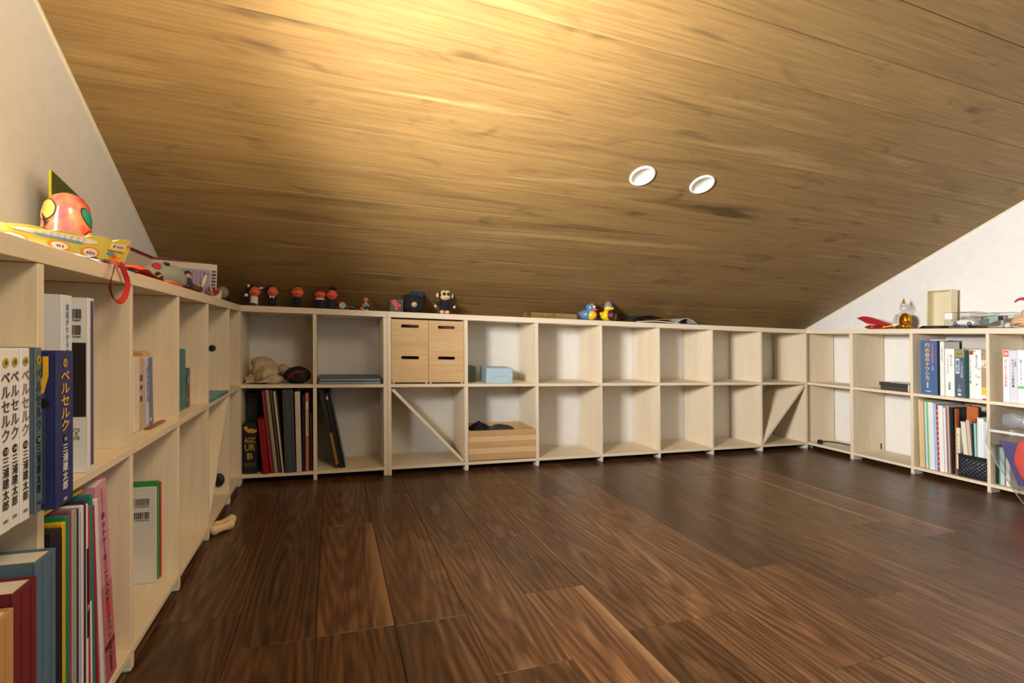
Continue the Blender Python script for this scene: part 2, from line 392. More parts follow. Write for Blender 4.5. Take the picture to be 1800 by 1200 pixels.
# slim trims where the ceiling meets the side walls
for nm, xx, sg in (('trim_1', -DW, 1), ('trim_2', W+DW, -1)):
    mb = MB()
    for i in range(12):
        ya = YB+(YF-YB)*i/12; yb = YB+(YF-YB)*(i+1)/12
        def q(y, dx, dz): z = ceil_z(xx, y); return Vector((xx+S*z+dx*sg, y, z+dz))
        v = [q(ya, 0, -.006), q(ya, .004, -.006), q(ya, .004, .002), q(ya, 0, .002), q(yb, 0, -.006), q(yb, .004, -.006), q(yb, .004, .002), q(yb, 0, .002)]
        mb.add(v, [(0, 1, 5, 4), (1, 2, 6, 5), (2, 3, 7, 6), (3, 0, 4, 7), (0, 3, 2, 1), (4, 5, 6, 7)])
    tag(link(nm, mb.mesh(nm, mat((236, 226, 200), .6))), kind='structure')

# ------------------------------------------------------------------ downlights
sl = math.atan(.536)
for i, (x, y) in enumerate(HOLES):
    z = ceil_z(x, y)
    it = Item('downlight', 'white round recessed downlight in the wooden ceiling, %s of the two' % ('left' if i == 0 else 'right'), 'ceiling light', (x-S*z, y, z), lean=False, rx=-sl, group='ceiling downlights')
    ring = MB().lathe([(.043, .001), (.0435, -.002), (.042, -.005), (.036, -.006), (.0345, -.003), (.0345, .002)], 40); it.part('trim_ring', ring, mat((246, 244, 238), .35))
    cup = MB(); n = 32; pr = [(.0345, -.003), (.033, .004), (.030, .02), (.026, .034)]; v = []; f = []
    for rr, zz in pr:
        for k in range(n): v.append((rr*math.cos(2*PI*k/n), rr*math.sin(2*PI*k/n), zz))
    for j in range(3):
        for k in range(n): a = j*n+k; b = j*n+(k+1) % n; f.append((a, a+n, b+n, b))
    it.part('reflector_cup', cup.add(v, f, True), mat((250, 249, 246), .25))
    it.part('lamp_lens', MB().lathe([(.027, .034), (.0265, .036)], 32), mat((205, 200, 196), .3))
for o in list(cb.children):     # the sockets of the downlights are cut out of the planks they pierce
    for x, y in HOLES:
        z = ceil_z(x, y); me = o.data; lo = [min(v.co[i] for v in me.vertices)+o.location[i] for i in range(3)]; hi = [max(v.co[i] for v in me.vertices)+o.location[i] for i in range(3)]
        if lo[0]-.05 < x < hi[0]+.05 and lo[1]-.05 < y < hi[1]+.05:
            import bmesh
            bm = bmesh.new(); bm.from_mesh(me)
            cut = bmesh.new(); bmesh.ops.create_cone(cut, cap_ends=True, segments=32, radius1=.038, radius2=.038, depth=.12)
            cme = bpy.data.meshes.new('cut'); cut.to_mesh(cme); co = bpy.data.objects.new('cut', cme); COL.objects.link(co)
            co.rotation_euler = (-sl, 0, 0); co.location = (x, y, z)
            md = o.modifiers.new('b', 'BOOLEAN'); md.object = co; md.operation = 'DIFFERENCE'; md.solver = 'EXACT'
            dg = bpy.context.evaluated_depsgraph_get(); dg.update(); nm = bpy.data.meshes.new_from_object(o.evaluated_get(dg))
            o.modifiers.clear(); o.data = nm; bpy.data.objects.remove(co); bm.free(); cut.free()
for x, y in HOLES:
    z = ceil_z(x, y); cme = bpy.data.meshes.new('cut'); import bmesh
    cut = bmesh.new(); bmesh.ops.create_cone(cut, cap_ends=True, segments=32, radius1=.038, radius2=.038, depth=.12); cut.to_mesh(cme); cut.free()
    co = bpy.data.objects.new('cut', cme); COL.objects.link(co); co.rotation_euler = (-sl, 0, 0); co.location = (x, y, z)
    md = cb.modifiers.new('b', 'BOOLEAN'); md.object = co; md.operation = 'DIFFERENCE'; md.solver = 'EXACT'
    dg = bpy.context.evaluated_depsgraph_get(); dg.update(); nm = bpy.data.meshes.new_from_object(cb.evaluated_get(dg)); cb.modifiers.clear(); cb.data = nm; bpy.data.objects.remove(co)

# ------------------------------------------------------------------ shelves
class Shelf:
    def __init__(s, label, loc):
        s.o = bpy.data.objects.new('cube_shelf', None); COL.objects.link(s.o); s.o.location = loc; s.loc = loc; tag(s.o, label, 'shelf')
    def slab(s, name, b, m, c=.0007, label=None):
        o = link(name, MB().box(*b, c=c).mesh(name, m, shift=s.loc, shear=(S, 0)), s.o); tag(o, label); return o
    def poly(s, name, pts, o, ax, ay, th, m, label=None):
        return link(name, MB().prism(pts, o, ax, ay, th).mesh(name, m, shift=s.loc, shear=(S, 0)), s.o)
TH = .0128
def feet_x(sh, xa, xb, deep, y0=0):      # legs under an upright of the back shelf
    for yy in (y0, deep-.062):
        sh.slab('leg', (xa, xb, yy, yy+.06, .0065, BB), birch_z); sh.slab('foot', (xa-.0003, xb+.0003, yy, yy+.062, 0, .0065), plastic_grey, .002)
def back_unit(label, x0, x1, posts, deep, topdeep):
    sh = Shelf(label, ((x0+x1)/2, .1, 0))
    sh.slab('top_board', (x0, x1, 0, topdeep, ZU, ZT), birch_x)
    ps = sorted(posts)
    for a, b in ps:
        edge = abs(a-x0) < .002 or abs(b-x1) < .002
        if edge: sh.slab('side_panel', (a, b, .0, deep, BB, ZU-.0005), birch_z)
        else:
            sh.slab('divider', (a, b, .0008, deep, MT, ZU-.0005), birch_z); sh.slab('divider', (a, b, .0008, deep, BT, MB_), birch_z)
        feet_x(sh, a, b, deep)
    xa = ps[0][1] if abs(ps[0][0]-x0) < .002 else x0; xb = ps[-1][0] if abs(ps[-1][1]-x1) < .002 else x1
    sh.slab('middle_board', (xa, xb, 0, deep, MB_, MT), birch_x)
    sh.slab('bottom_board', (xa, xb, 0, deep, BB, BT), birch_x)
    return sh
DB = .213
B1 = back_unit('pale birch cube shelf under the eaves, short two-column unit in the dark left corner', -.0128, .5228, [(-.0128, 0), (.2456, .2584), (.5079, .5228)], DB, .17)
B2 = back_unit('long pale birch cube shelf under the eaves, mostly empty, with the bamboo boxes', .5236, W-.0006,
               [(.5236, .5383), (.8400, .8560), (1.1650, 1.1791), (1.4925, 1.5015), (1.8115, 1.8213), (2.1311, 2.1426), (2.4522, 2.4650), (W-.0134, W-.0006)], DB, .18)
# diagonal panels
def diag_x(sh, xa, za, xb, zb, deep):
    d = Vector((xb-xa, 0, zb-za)); L = d.length; d.normalize(); n = Vector((-d.z, 0, d.x))
    q = [Vector((xa, 0, za)), Vector((xb, 0, zb))]; pts = [(0, 0), (L, 0), (L, .0115), (0, .0115)]
    sh.poly('diagonal_panel', pts, (xa, deep, za), d, n, deep-.001, birch_x)
diag_x(B2, .5388, .3415, .8310, .0372, DB)
diag_x(B2, 2.4675, .0372, 2.7655, .3425, DB)

def side_unit(label, sign, fronts, posts, deep, yend, ystart):
    """sign -1: left shelf (front x=0, runs to -x); +1: right shelf (front x=W)"""
    f = 0 if sign < 0 else W
    sh = Shelf(label, (f+sign*.1, (yend+ystart)/2, 0)); X = lambda d: f+sign*d
    def sl(name, d0, d1, ya, yb, z0, z1, m, c=.0007): sh.slab(name, (min(X(d0), X(d1)), max(X(d0), X(d1)), min(ya, yb), max(ya, yb), z0, z1), m, c)
    sl('top_board', 0, deep, ystart, yend, ZU, ZT, birch_y)
    for i, (a, b) in enumerate(posts):
        if i == 0: sl('side_panel', 0, deep, a, b, BB, ZU-.0005, birch_z)
        else:
            sl('divider', .0008, deep, a, b, MT, ZU-.0005, birch_z); sl('divider', .0008, deep, a, b, BT, MB_, birch_z)
        for d in (0, deep-.062):
            sl('leg', d, d+.06, a, b, .0065, BB, birch_z); sl('foot', d+.0005, d+.062, a-.002, b+.002, 0, .0065, plastic_grey, .002)
    e = posts[0][0]
    sl('middle_board', 0, deep, ystart, e, MB_, MT, birch_y); sl('bottom_board', 0, deep, ystart, e, BB, BT, birch_y)
    return sh, X
LS, LX = side_unit('pale birch cube shelf along the left wall, filled with books', -1, 0, [(-.0165, -.004), (-.2172, -.2043), (-.5170, -.5041), (-.7970, -.7840), (-1.0712, -1.0589), (-1.3500, -1.3363), (-1.62, -1.607)], .228, -.004, -1.95)
RS, RX = side_unit('pale birch cube shelf along the right white wall', 1, 0, [(.022, .0345), (-.2557, -.2385), (-.5342, -.5216), (-.8157, -.8044), (-1.105, -1.092)], .228, .0345, -1.45)
# diagonal panel in the lower left-shelf cell next to the corner
d = Vector((0, .2165+.0675, .304)); 
ya, za, yb, zb = -.5035, .0372, -.2265, .3425
d = Vector((0, yb-ya, zb-za)); L = d.length; d.normalize(); n = Vector((0, -d.z, d.y))
LS.poly('diagonal_panel', [(0, 0), (L, 0), (L, -.0115), (0, -.0115)], (-.001, ya, za), d, -n, .226, birch_y)
# small fittings on the uprights
mbk = MB().lathe([(.010, 0), (.010, .004), (.006, .006)], 20, (-.048, -.2172, .506), axis='y'); mbk.v = [(x, -.2172-(y+.2172), z) for x, y, z in mbk.v]
link('cable_grommet', mbk.mesh('cable_grommet', BLACK, shift=LS.loc, shear=(S, 0)), LS.o)
mbk = MB().lathe([(.016, 0), (.016, .008), (.012, .012)], 20, (-.03, -.2172, .083), sy=1.3, axis='y'); mbk.v = [(x, -.2172-(y+.2172), z) for x, y, z in mbk.v]
link('cable_grommet', mbk.mesh('cable_grommet', BLACK, shift=LS.loc, shear=(S, 0)), LS.o)
RS.slab('cable_slot', (W+.196, W+.206, -.2566, -.2557, .045, .074), BLACK, .0003)
#PART2
# ------------------------------------------------------------------ books, folders and other shelf goods
def place(sh, a, front, z):
    if sh == 'L': return (front, a, z), PI/2
    if sh == 'R': return (W+front, a, z), -PI/2
    return (a, front, z), 0
def book(name, label, cat, sh, a, th, front, depth, z0, h, cov, pages=PAPER, tilt=0, group=None, hard=.0015, yaw=0, ov=.002):
    lift = max(0, th*math.sin(tilt)); loc, rz = place(sh, a, front, z0+lift)
    it = Item(name, label, cat, loc, rz+yaw, tilt, group); c = min(hard, th*.3)
    mb = MB().box(0, th, 0, c, 0, h, .0006).box(0, c, c, depth, 0, h).box(th-c, th, c, depth, 0, h)
    it.part('cover', mb, cov)
    it.part('pages', MB().box(c, th-c, c, depth-.002, ov, h-ov), pages)
    it.th, it.h, it.d = th, h, depth
    return it
def sheet(name, label, cat, sh, a, th, front, depth, z0, h, m, tilt=0, group=None, part='sleeve', yaw=0):
    loc, rz = place(sh, a, front, z0+max(0, th*math.sin(tilt))); it = Item(name, label, cat, loc, rz+yaw, tilt, group)
    it.part(part, MB().box(0, th, 0, depth, 0, h, min(.0012, th*.3)), m); it.th, it.h, it.d = th, h, depth; return it
RT, UP = (1, 0, 0), (0, 0, 1)
C = lambda r, g, b, ro=.45, **k: mat((r, g, b), ro, **k)

# comics in the upper left cell
gold = C(206, 160, 40, .35); purple = C(84, 48, 84); navy = C(36, 46, 104); amber = C(246, 190, 34)
G = 'comic volumes standing on the left shelf'
for i, (num, a, th, fr, cov, ttl) in enumerate([('12', -1.4800, .0172, .012, WHITE, purple), ('13', -1.4625, .0168, .020, WHITE, purple), ('14', -1.4453, .0160, .019, WHITE, purple), ('15', -1.4289, .0155, .020, WHITE, C(140, 110, 130)),
                                              ('16', -1.4130, .0095, .014, C(70, 84, 100), amber), ('17', -1.4030, .0125, .020, C(96, 116, 128), C(70, 52, 96)), ('18', -1.3897, .0385, .032, navy, amber)]):
    big = num == '18'
    it = book('comic_book', {'12': 'white comic paperback at the frame edge, outermost of the row on the left shelf', '13': 'white comic paperback with spine number 13', '14': 'white comic paperback with spine number fourteen, between two white ones',
              '15': 'white comic paperback with pale title next to the blue-grey volumes', '16': 'thin slate blue comic paperback with yellow spine title, set back between neighbours', '17': 'blue-grey comic paperback with purple title beside the navy volume',
              '18': 'navy blue comic paperback with yellow spine title and number 18, end of the row'}[num], 'book', 'L', a, th, fr, .125, MT, .1735 if not big else .169, cov, group=G)
    y = -.0006; hh = it.h; cx = th/2
    it.part('emblem', disc((cx, y, hh-.013), .0048, sx=min(1, th/.011)), gold); it.part('emblem_centre', disc((cx, y-.0003, hh-.013), .0024, sx=min(1, th/.011)), C(60, 120, 60))
    it.text(vert('ベルセルク'), (cx, y, hh-.055), .066, min(.0135, th*.82) if not big else .019, ttl, name='title_lettering')
    it.part('number_disc', disc((cx, y, hh-.097), .0042, sx=min(1, th/.011)), BLACK); it.text(num, (cx, y-.0003, hh-.097), .004, .005*min(1, th/.011), WHITE, name='number_lettering')
    it.text(vert('三浦建太郎'), (cx, y, hh-.128), .050, min(.0105, th*.62) if not big else .012, WHITE if big else INK, name='author_lettering')
    it.text('白泉社', (cx, y, hh-.163), .0035, min(.008, th*.7), WHITE if big else INK, name='publisher_lettering')
    if big:
        it.part('cover_panel', patch((-.0005, .062, hh*.45), .10, hh*.78, right=(0, -1, 0)), C(150, 160, 140))
        it.part('cover_frame', patch((-.0003, .062, hh*.45), .106, hh*.82, right=(0, -1, 0)), C(60, 70, 90))
        hook = [(.0, .0), (-.004, -.012), (-.014, -.016), (-.015, -.012), (-.008, -.009), (-.005, 0), (-.005, .014), (0, .014)]
        it.part('cover_lettering', MB().add([Vector((-.0009, .006-p[0], hh-.026+p[1]*1.5)) for p in hook], [tuple(range(len(hook)))]), amber)
        it.part('cover_number', disc((-.0012, .010, hh-.055), .005, right=(0, -1, 0)), BLACK)
# magazines right of the comics
it = book('magazine', 'thick white magazine showing a black shape, behind the navy comic', 'magazine', 'L', -1.290, .028, -.004, .19, MT, .236, C(222, 224, 230))
it.part('cover_shape', MB().add([Vector((-.0006, .030+p[0], .15+p[1])) for p in ((-.004, .014), (.016, .018), (.03, .002), (.022, -.02), (.002, -.026), (-.006, -.008))], [(0, 1, 2, 3, 4, 5)]), BLACK)
it.text(vert('英語がわかる本ことばのしくみ'), (.015, -.0006, .16), .13, .008, C(70, 130, 190))
it = book('magazine', 'white magazine with barcodes and a black block on its back cover', 'magazine', 'L', -1.228, .019, .0, .17, MT, .236, C(230, 229, 226))
it.part('spine_strip', patch((.012, -.0006, .12), .008, .225), C(86, 70, 120))
it.part('black_block', patch((-.0006, .013, .125), .0225, .100, right=(0, -1, 0)), C(40, 30, 32))
for k, zz in enumerate((.214, .192)):
    it.part('barcode', bars((-.0007, .0125, zz), .011, .013, (0, -1, 0), UP, seed=k), INK); it.text(('9784007', '1923400')[k], (-.0007, .0125, zz-.009), .003, .010, INK, right=(0, -1, 0), name='barcode_digits')
it.text('(1℃)\n月\n七刊', (-.0007, .0125, .052), .016, .008, INK, right=(0, -1, 0))
# second upper cell
sheet('notebook', 'off-white worn notebook, first in the cell beside the tan paperbacks', 'notebook', 'L', -.946, .028, -.035, .15, MT, .142, C(214, 205, 190, .8), tilt=.02, part='cover')
it = book('paperback_book', 'tan paperback with dark spine labels between off-white and pale blue books', 'book', 'L', -.914, .018, -.036, .14, MT, .142, C(205, 168, 118), tilt=.015)
for zz, hh in ((.10, .012), (.082, .008), (.06, .01)): it.part('spine_label', patch((.009, -.0006, zz), .012, hh), C(80, 60, 66))
it = book('paperback_book', 'pale lilac and blue paperback leaning in the left shelf', 'book', 'L', -.8835, .0425, -.034, .135, MT, .138, C(196, 190, 204), tilt=-.05)
it.part('blue_band', patch((.031, -.0006, .069), .022, .135), C(88, 116, 158)); it.text(vert('旅の絵手帖'), (.012, -.0007, .085), .07, .009, C(110, 100, 130))
it.part('white_mark', disc((.025, -.0008, .012), .004), WHITE)
it = sheet('kraft_envelope', 'thick tan kraft envelope standing beside the pale blue paperback', 'envelope', 'L', -.838, .0375, -.050, .13, MT, .146, C(206, 168, 112, .8), part='envelope', tilt=.0)
it.part('flap', MB().box(-.001, .0385, .002, .12, .142, .148, .002), C(196, 156, 100, .8)); it.part('string', MB().tube([(.0, -.001, .10), (.02, -.002, .104), (.037, -.001, .098)], .0007, 6), C(150, 110, 70))
sheet('notebook', 'thin brown leaflet lying flat under the paperbacks', 'notebook', 'L', -.905, .10, -.020, .012, MT, .003, C(140, 84, 50), part='cover')
# third and fourth upper cell
it = book('hardback_book', 'tall teal hardback at the front of the third cell', 'book', 'L', -.6575, .045, -.03, .14, MT, .148, C(22, 112, 120, .3))
for zz in (.03, .09, .125): it.part('spine_band', patch((.022, -.0006, zz), .044, .003), C(60, 160, 160, .3))
it = book('hardback_book', 'short dark green book with a teal jewel on its spine', 'book', 'L', -.612, .040, -.03, .12, MT, .098, C(20, 44, 38, .3))
it.part('jewel', disc((.02, -.001, .07), .011), C(30, 130, 130, .2)); it.part('spine_band', patch((.02, -.0006, .02), .038, .002), gold)
sheet('leaflet', 'thin pink leaflet beside the dark green book', 'leaflet', 'L', -.5705, .008, -.03, .11, MT, .086, C(206, 168, 160), part='cover')
it = sheet('notebook', 'thin turquoise notebook lying flat in the fourth cell', 'notebook', 'L', -.495, .24, .004, .15, MT, .0075, C(56, 140, 150, .35), part='cover')
it.part('band', MB().box(.05, .06, -.0006, .15, -.0001, .0079), C(150, 200, 200))
# lower left cells
LG = 'binders in the lower left corner'
for lab, a, th, fr, h, cov in (('blue-grey cloth binder, rightmost of the three binders', -1.411, .040, .024, .283, C(84, 112, 132, .7)), ('maroon cloth binder in the middle of three', -1.456, .040, .027, .272, C(112, 24, 34, .7)), ('tan wood-grain binder at the frame edge', -1.512, .052, .029, .262, C(196, 150, 92, .6))):
    it = book('binder', lab, 'binder', 'L', a, th, fr, .115, BT, h, cov, hard=.003, group=LG)
    it.part('spine_groove', MB().box(th*.3, th*.34, -.0008, .001, .004, h-.004), cov); it.part('spine_groove', MB().box(th*.72, th*.76, -.0008, .001, .004, h-.004), cov)
sheet('white_box', 'white box standing behind the binders in the lower left cell', 'box', 'L', -1.462, .05, -.105, .10, BT, .30, C(226, 224, 220), part='box')
fl_ = [('orange plastic file', -1.3350, .008, .268, (226, 98, 34)), ('wide navy binder with square back', -1.3265, .0245, .283, (30, 34, 50)), ('yellow plastic file', -1.3015, .008, .287, (226, 176, 26)), ('green plastic file', -1.2930, .0085, .292, (26, 130, 92)),
       ('mauve plastic file', -1.2840, .006, .296, (140, 66, 96)), ('light grey box file', -1.2775, .013, .293, (172, 164, 160)), ('thin black and white magazine', -1.2640, .005, .292, (38, 38, 42)), ('thin lilac brochure', -1.2585, .007, .286, (190, 184, 206)),
       ('white magazine with a coffee cup cover', -1.2510, .006, .292, (222, 224, 222)), ('dark purple magazine', -1.2440, .006, .296, (66, 34, 70)), ('white brochure with a black foot', -1.2365, .006, .290, (236, 230, 226)), ('red and white brochure', -1.2265, .005, .286, (200, 40, 60)),
       ('teal brochure', -1.2155, .007, .298, (40, 128, 116)), ('crimson thin brochure', -1.2005, .005, .282, (170, 40, 66)), ('pale blue white magazine', -1.1870, .009, .288, (226, 222, 222))]
tlt = {'white brochure': -.008, 'red and': -.02, 'teal': -.035, 'crimson': -.06, 'pale blue white': -.085}
for lab, a, th, h, col in fl_:
    it = sheet('file_folder' if 'file' in lab or 'binder' in lab else 'magazine', lab+' standing in the lower left cell of colourful files', 'file' if 'file' in lab or 'binder' in lab else 'magazine', 'L', a, th, .002, .21, BT, h, C(*col, .35), part='cover', tilt=next((v for k, v in tlt.items() if lab.startswith(k)), 0))
    if 'coffee' in lab:
        r_ = (0, -1, 0); it.part('cover_picture', patch((-.0004, .075, .20), .148, .17, right=r_), C(98, 84, 84)); it.part('cover_picture', patch((-.0004, .075, .06), .148, .11, right=r_), C(110, 160, 172))
        it.part('cup_print', disc((-.0008, .012, .085), .022, right=r_, sx=.55), WHITE); it.part('hand_print', MB().add([Vector((-.0008, .004+.03*p[0], .17+.05*p[1])) for p in ((0, 0), (.5, .5), (1, .8), (.9, 0), (.4, -.4))], [(0, 1, 2, 3, 4)]), C(206, 160, 130))
        it.part('green_stroke', patch((-.0008, .006, .245), .008, .028, right=r_), C(60, 190, 160))
    if 'black foot' in lab: it.part('black_panel', patch((.0035, -.0005, .17), .006, .12), BLACK); it.text('P', (.0035, -.0009, .15), .008, .004, WHITE)
    if lab.startswith('red and white'): it.part('white_panel', patch((.003, -.0005, .08), .0055, .15), WHITE)
    if 'square' in lab: it.part('inner_face', MB().box(.002, .0225, -.0006, 0, .004, .272), C(24, 27, 42))
sheet('clear_folder', 'yellow folder lying on top of the colourful files', 'file', 'L', -1.315, .105, -.012, .16, BT+.2995, .0045, C(206, 190, 40, .4), part='cover')
it = book('recipe_book', 'pink recipe book leaning against the upright with handwritten spine title', 'book', 'L', -1.163, .036, -.002, .19, BT, .304, C(214, 150, 168), tilt=-.125)
it.part('worn_band', patch((.018, -.0005, .10), .034, .10), C(196, 116, 118)); it.part('worn_band', patch((.018, -.0005, .03), .034, .058), C(184, 90, 112))
it.text(vert('ホットケーキ'), (.018, -.0009, .222), .075, .013, C(80, 24, 60)); it.text('ミ', (.018, -.0009, .178), .011, .012, C(220, 40, 50)); it.text(vert('ックスのお'), (.018, -.0009, .146), .05, .013, C(60, 24, 60)); it.text('菓', (.018, -.0009, .112), .015, .014, C(226, 40, 40)); it.text(vert('子スペシャル'), (.018, -.0009, .073), .06, .013, C(60, 24, 50))
it.text(vert('かんたんおいしい'), (.018, -.0009, .278), .035, .006, C(90, 30, 60)); it.text('Gakken', (.018, -.0012, .026), .0075, .03, C(30, 20, 30), right=(0, 0, -1), up=(1, 0, 0), name='publisher_lettering')
it = book('paperback_book', 'white book with two barcodes on its back, standing in the lower second cell', 'book', 'L', -.826, .011, -.035, .15, BT, .196, C(212, 208, 204))
for k, zz in enumerate((.168, .140)): it.part('barcode', bars((-.0006, .023, zz), .027, .014, (0, -1, 0), UP, seed=k+4, n=20), INK); it.text(('9784022', '1920076')[k], (-.0006, .023, zz-.010), .003, .026, INK, right=(0, -1, 0), name='barcode_digits')
it.part('paper_band', patch((-.0004, .075, .03), .148, .058, right=(0, -1, 0)), C(220, 214, 206))
sheet('picture_book', 'green-edged picture book behind the white barcode book', 'book', 'L', -.8140, .009, -.033, .17, BT, .206, C(40, 140, 62), part='cover')
sheet('picture_book', 'thin red-spined book behind the green one', 'book', 'L', -.8042, .0055, -.031, .165, BT, .202, C(176, 30, 34), part='cover')

# ---- back shelf, dark left end
BACKY = .02
lp = [('tall black box behind the records', .004, .044, .10, .29, DARK), ('red record sleeve', .0515, .008, .004, .308, C(160, 40, 40)), ('teal-edged record sleeve', .0605, .004, .006, .31, C(60, 90, 90)), ('tan record sleeve', .0655, .004, .004, .312, C(190, 160, 120)), ('cream record sleeve', .0705, .0045, .005, .31, C(196, 176, 140)),
      ('purple-black record sleeve', .076, .004, .006, .308, C(50, 36, 50)), ('brown record sleeve', .081, .004, .005, .312, C(120, 90, 70)), ('black record sleeve', .086, .004, .006, .31, DARK), ('ivory record sleeve', .091, .005, .004, .306, C(220, 205, 175)),]
for lab, a, th, fr, h, m in lp:
    sheet('record_sleeve' if 'sleeve' in lab else 'storage_box', lab+(' in the lower dark corner cell, ' if 'box' in lab else ' among the records in the dark corner cell'), 'record' if 'sleeve' in lab else 'box', 'B', a, th, fr, .20 if 'sleeve' in lab else .1, BT, h, m, tilt=-.10 if 'sleeve' in lab else 0, group='records in the dark corner' if 'sleeve' in lab else None).o.location.x += .0463 if 'sleeve' in lab else 0
it = sheet('record_sleeve', 'crimson folder leaning in front of the records', 'folder', 'B', .0735, .0205, -.004, .19, BT, .205, C(140, 14, 28, .4), tilt=-.09)
it = book('album_binder', 'wide dark grey album binder with leather spine', 'binder', 'B', .1478, .0360, -.003, .20, BT, .309, C(66, 72, 74, .5), tilt=-.03, hard=.004)
it.part('spine_groove', MB().box(.007, .009, -.0008, 0, .004, .305), C(40, 44, 46)); it.part('spine_groove', MB().box(.027, .029, -.0008, 0, .004, .305), C(40, 44, 46))
sheet('white_book', 'thick white slip book between grey binder and black folder', 'book', 'B', .1868, .0180, -.002, .2, BT, .302, C(206, 190, 176), tilt=-.02, part='cover')
sheet('folder', 'narrow black folder right of the white slip book', 'folder', 'B', .2072, .009, .002, .2, BT, .29, BLACK, part='cover')
it = sheet('picture_book', 'salmon book with a cream title strip on its spine', 'book', 'B', .218, .0115, .0, .2, BT, .296, C(190, 110, 92), part='cover')
it.part('title_strip', patch((.006, -.0006, .20), .009, .13), C(214, 196, 160)); it.text('Les Aventures', (.006, -.001, .19), .005, .09, C(80, 70, 90), right=(0, 0, 1), up=(-1, 0, 0))
sheet('picture_book', 'dark maroon book squeezed against the upright', 'book', 'B', .232, .009, .01, .2, BT, .22, C(62, 34, 34), part='cover')
it = Item('paper_bag', 'black bag with gold lettering in the dark corner cell', 'bag', (.004, .012, BT)); it.part('bag_body', MB().box(0, .050, 0, .07, 0, .19, .006), C(16, 16, 17, .6))
gl = C(196, 160, 60, .4)
it.part('gold_flourish', MB().add([(p[0]*.001, -.0008, .158+p[1]*.001) for p in ((2, 14), (12, 20), (20, 8), (32, 10), (42, 4), (45, 12), (48, -4), (34, -8), (18, -6), (8, 2))], [tuple(range(10))]), gl)
for t, z, h, w in (('AGIC', .125, .021, .038), ('UR', .098, .024, .034), ('B', .066, .022, .018)): it.text(t, (.024, -.0008, z), h, w, gl)
for k in range(7): it.part('ornament_bar', patch((.006+.006*k, -.0008, .034), .003, .014+.004*(k % 2)), C(96, 84, 56))
# upper cell: cloths
it = Item('cloth_bundle', 'crumpled cream cloth bundle in the dark upper corner cell', 'cloth', (.070, .09, MT), lean=False)
cm = C(196, 176, 142, .9, bump=.4, bscale=90)
def fold(c, r, seed, am=.10):
    rr = random.Random(seed); p1, p2 = rr.uniform(0, 6), rr.uniform(0, 6)
    def fn(u, v):
        a = 2*PI*u; t = PI*v; k = 1+am*(math.sin(4*a+p1+5*v)+.8*math.sin(9*v+p2+2*a)+.5*math.sin(11*a+p2)-.7*abs(math.sin(6.5*a+8*v+p1))+.5*abs(math.sin(15*v+3*a)))
        return (c[0]+r[0]*k*math.sin(t)*math.cos(a), c[1]+r[1]*k*math.sin(t)*math.sin(a), max(0, c[2]+r[2]*k*math.cos(t)))
    return MB().grid(fn, 40, 20)
it.part('cloth_roll', fold((-.012, .01, .070), (.040, .06, .026), 1, .09), cm); it.part('cloth_roll', fold((.003, -.02, .038), (.046, .07, .034), 2, .10), cm); it.part('cloth_fold', fold((.03, -.055, .016), (.034, .02, .018), 5, .1), cm)
it.part('dark_cloth', fold((-.028, .01, .045), (.02, .04, .03), 8, .05), C(40, 22, 34, .9)); it.part('cloth_roll', fold((.060, .045, .045), (.025, .025, .022), 9, .06), cm)
it.part('draped_fold', MB().grid(lambda u, v: (-.060+.118*u+.004*math.sin(17*v+3*u), -.074+.085*v+.005*math.sin(9*u), .001+max(0, math.sin(PI*min(1, v*.75+.02))*(.022+.036*math.sin(PI*min(1, u*1.1))**2)+.0042*math.sin(15*u+9*v)*math.sin(PI*v)+.003*math.sin(27*u-13*v)*math.sin(PI*v)+.0026*abs(math.sin(21*v+8*u)))), 44, 26), cm)
it = Item('fabric_pouch', 'black patterned fabric pouch with a crimson trim beside the cream cloth', 'pouch', (.186, .06, MT), lean=False)
it.part('pouch_body', fold((0, 0, .030), (.050, .045, .033), 12, .04), mat((22, 20, 22), .8, bump=.8, bscale=60)); it.part('crimson_trim', MB().tube([(-.035, -.044, .012), (-.025, -.048, .032), (0, -.047, .045), (.02, -.044, .046), (.03, -.040, .05)], [.004, .006, .007, .005, .003], 8), C(112, 22, 44, .8))
rr = random.Random(3)
for k in range(14): it.part('dot_print', disc((rr.uniform(-.03, .035), -.0475+abs(rr.uniform(-.002, .002)), rr.uniform(.012, .045)), .0012, n=6), C(170, 160, 140))
for k, (z, dx) in enumerate(((MT, 0), (MT+.0115, .003))):
    it = Item('binder', ('lower' if k == 0 else 'upper')+' of two flat blue-grey binders lying in the upper cell', 'binder', (.262+dx, .004+.004*k, z), group='flat blue-grey binders'); bm_ = C(84, 96, 112, .5)
    it.part('cover', MB().box(0, .238-dx, 0, .20, 0, .0022, .0005).box(0, .238-dx, 0, .20, .0088, .011, .0005).box(0, .238-dx, .196, .2, .0022, .0088), bm_); it.part('pages', MB().box(.003, .234-dx, .003, .19, .0022, .0088), C(160, 164, 170))
lf = [('black ring folder leaning deepest in the lower second cell', .2600, .018, .03, .318, DARK), ('black folder with white tab leaning in the lower second cell', .2795, .012, .024, .300, BLACK), ('outer black folder leaning in the lower second cell', .293, .009, .026, .304, C(28, 30, 32, .35))]
for k, (lab, a, th, fr, h, m) in enumerate(lf):
    it = sheet('folder', lab, 'folder', 'B', a+.062, th, fr, .18, BT, h, m, tilt=-.185, part='cover', group='leaning black folders')
    if k == 0: it.part('wooden_strip', MB().box(th-.0102, th+.0006, -.0012, 0, .012, .14), C(168, 116, 60))
    if k == 1: it.part('white_tab', patch((.006, -.0006, .28), .006, .014), C(200, 200, 200))
    if k == 2: it.part('edge_strip', MB().box(.0082, .0096, 0, .17, .004, .3), C(120, 126, 110))
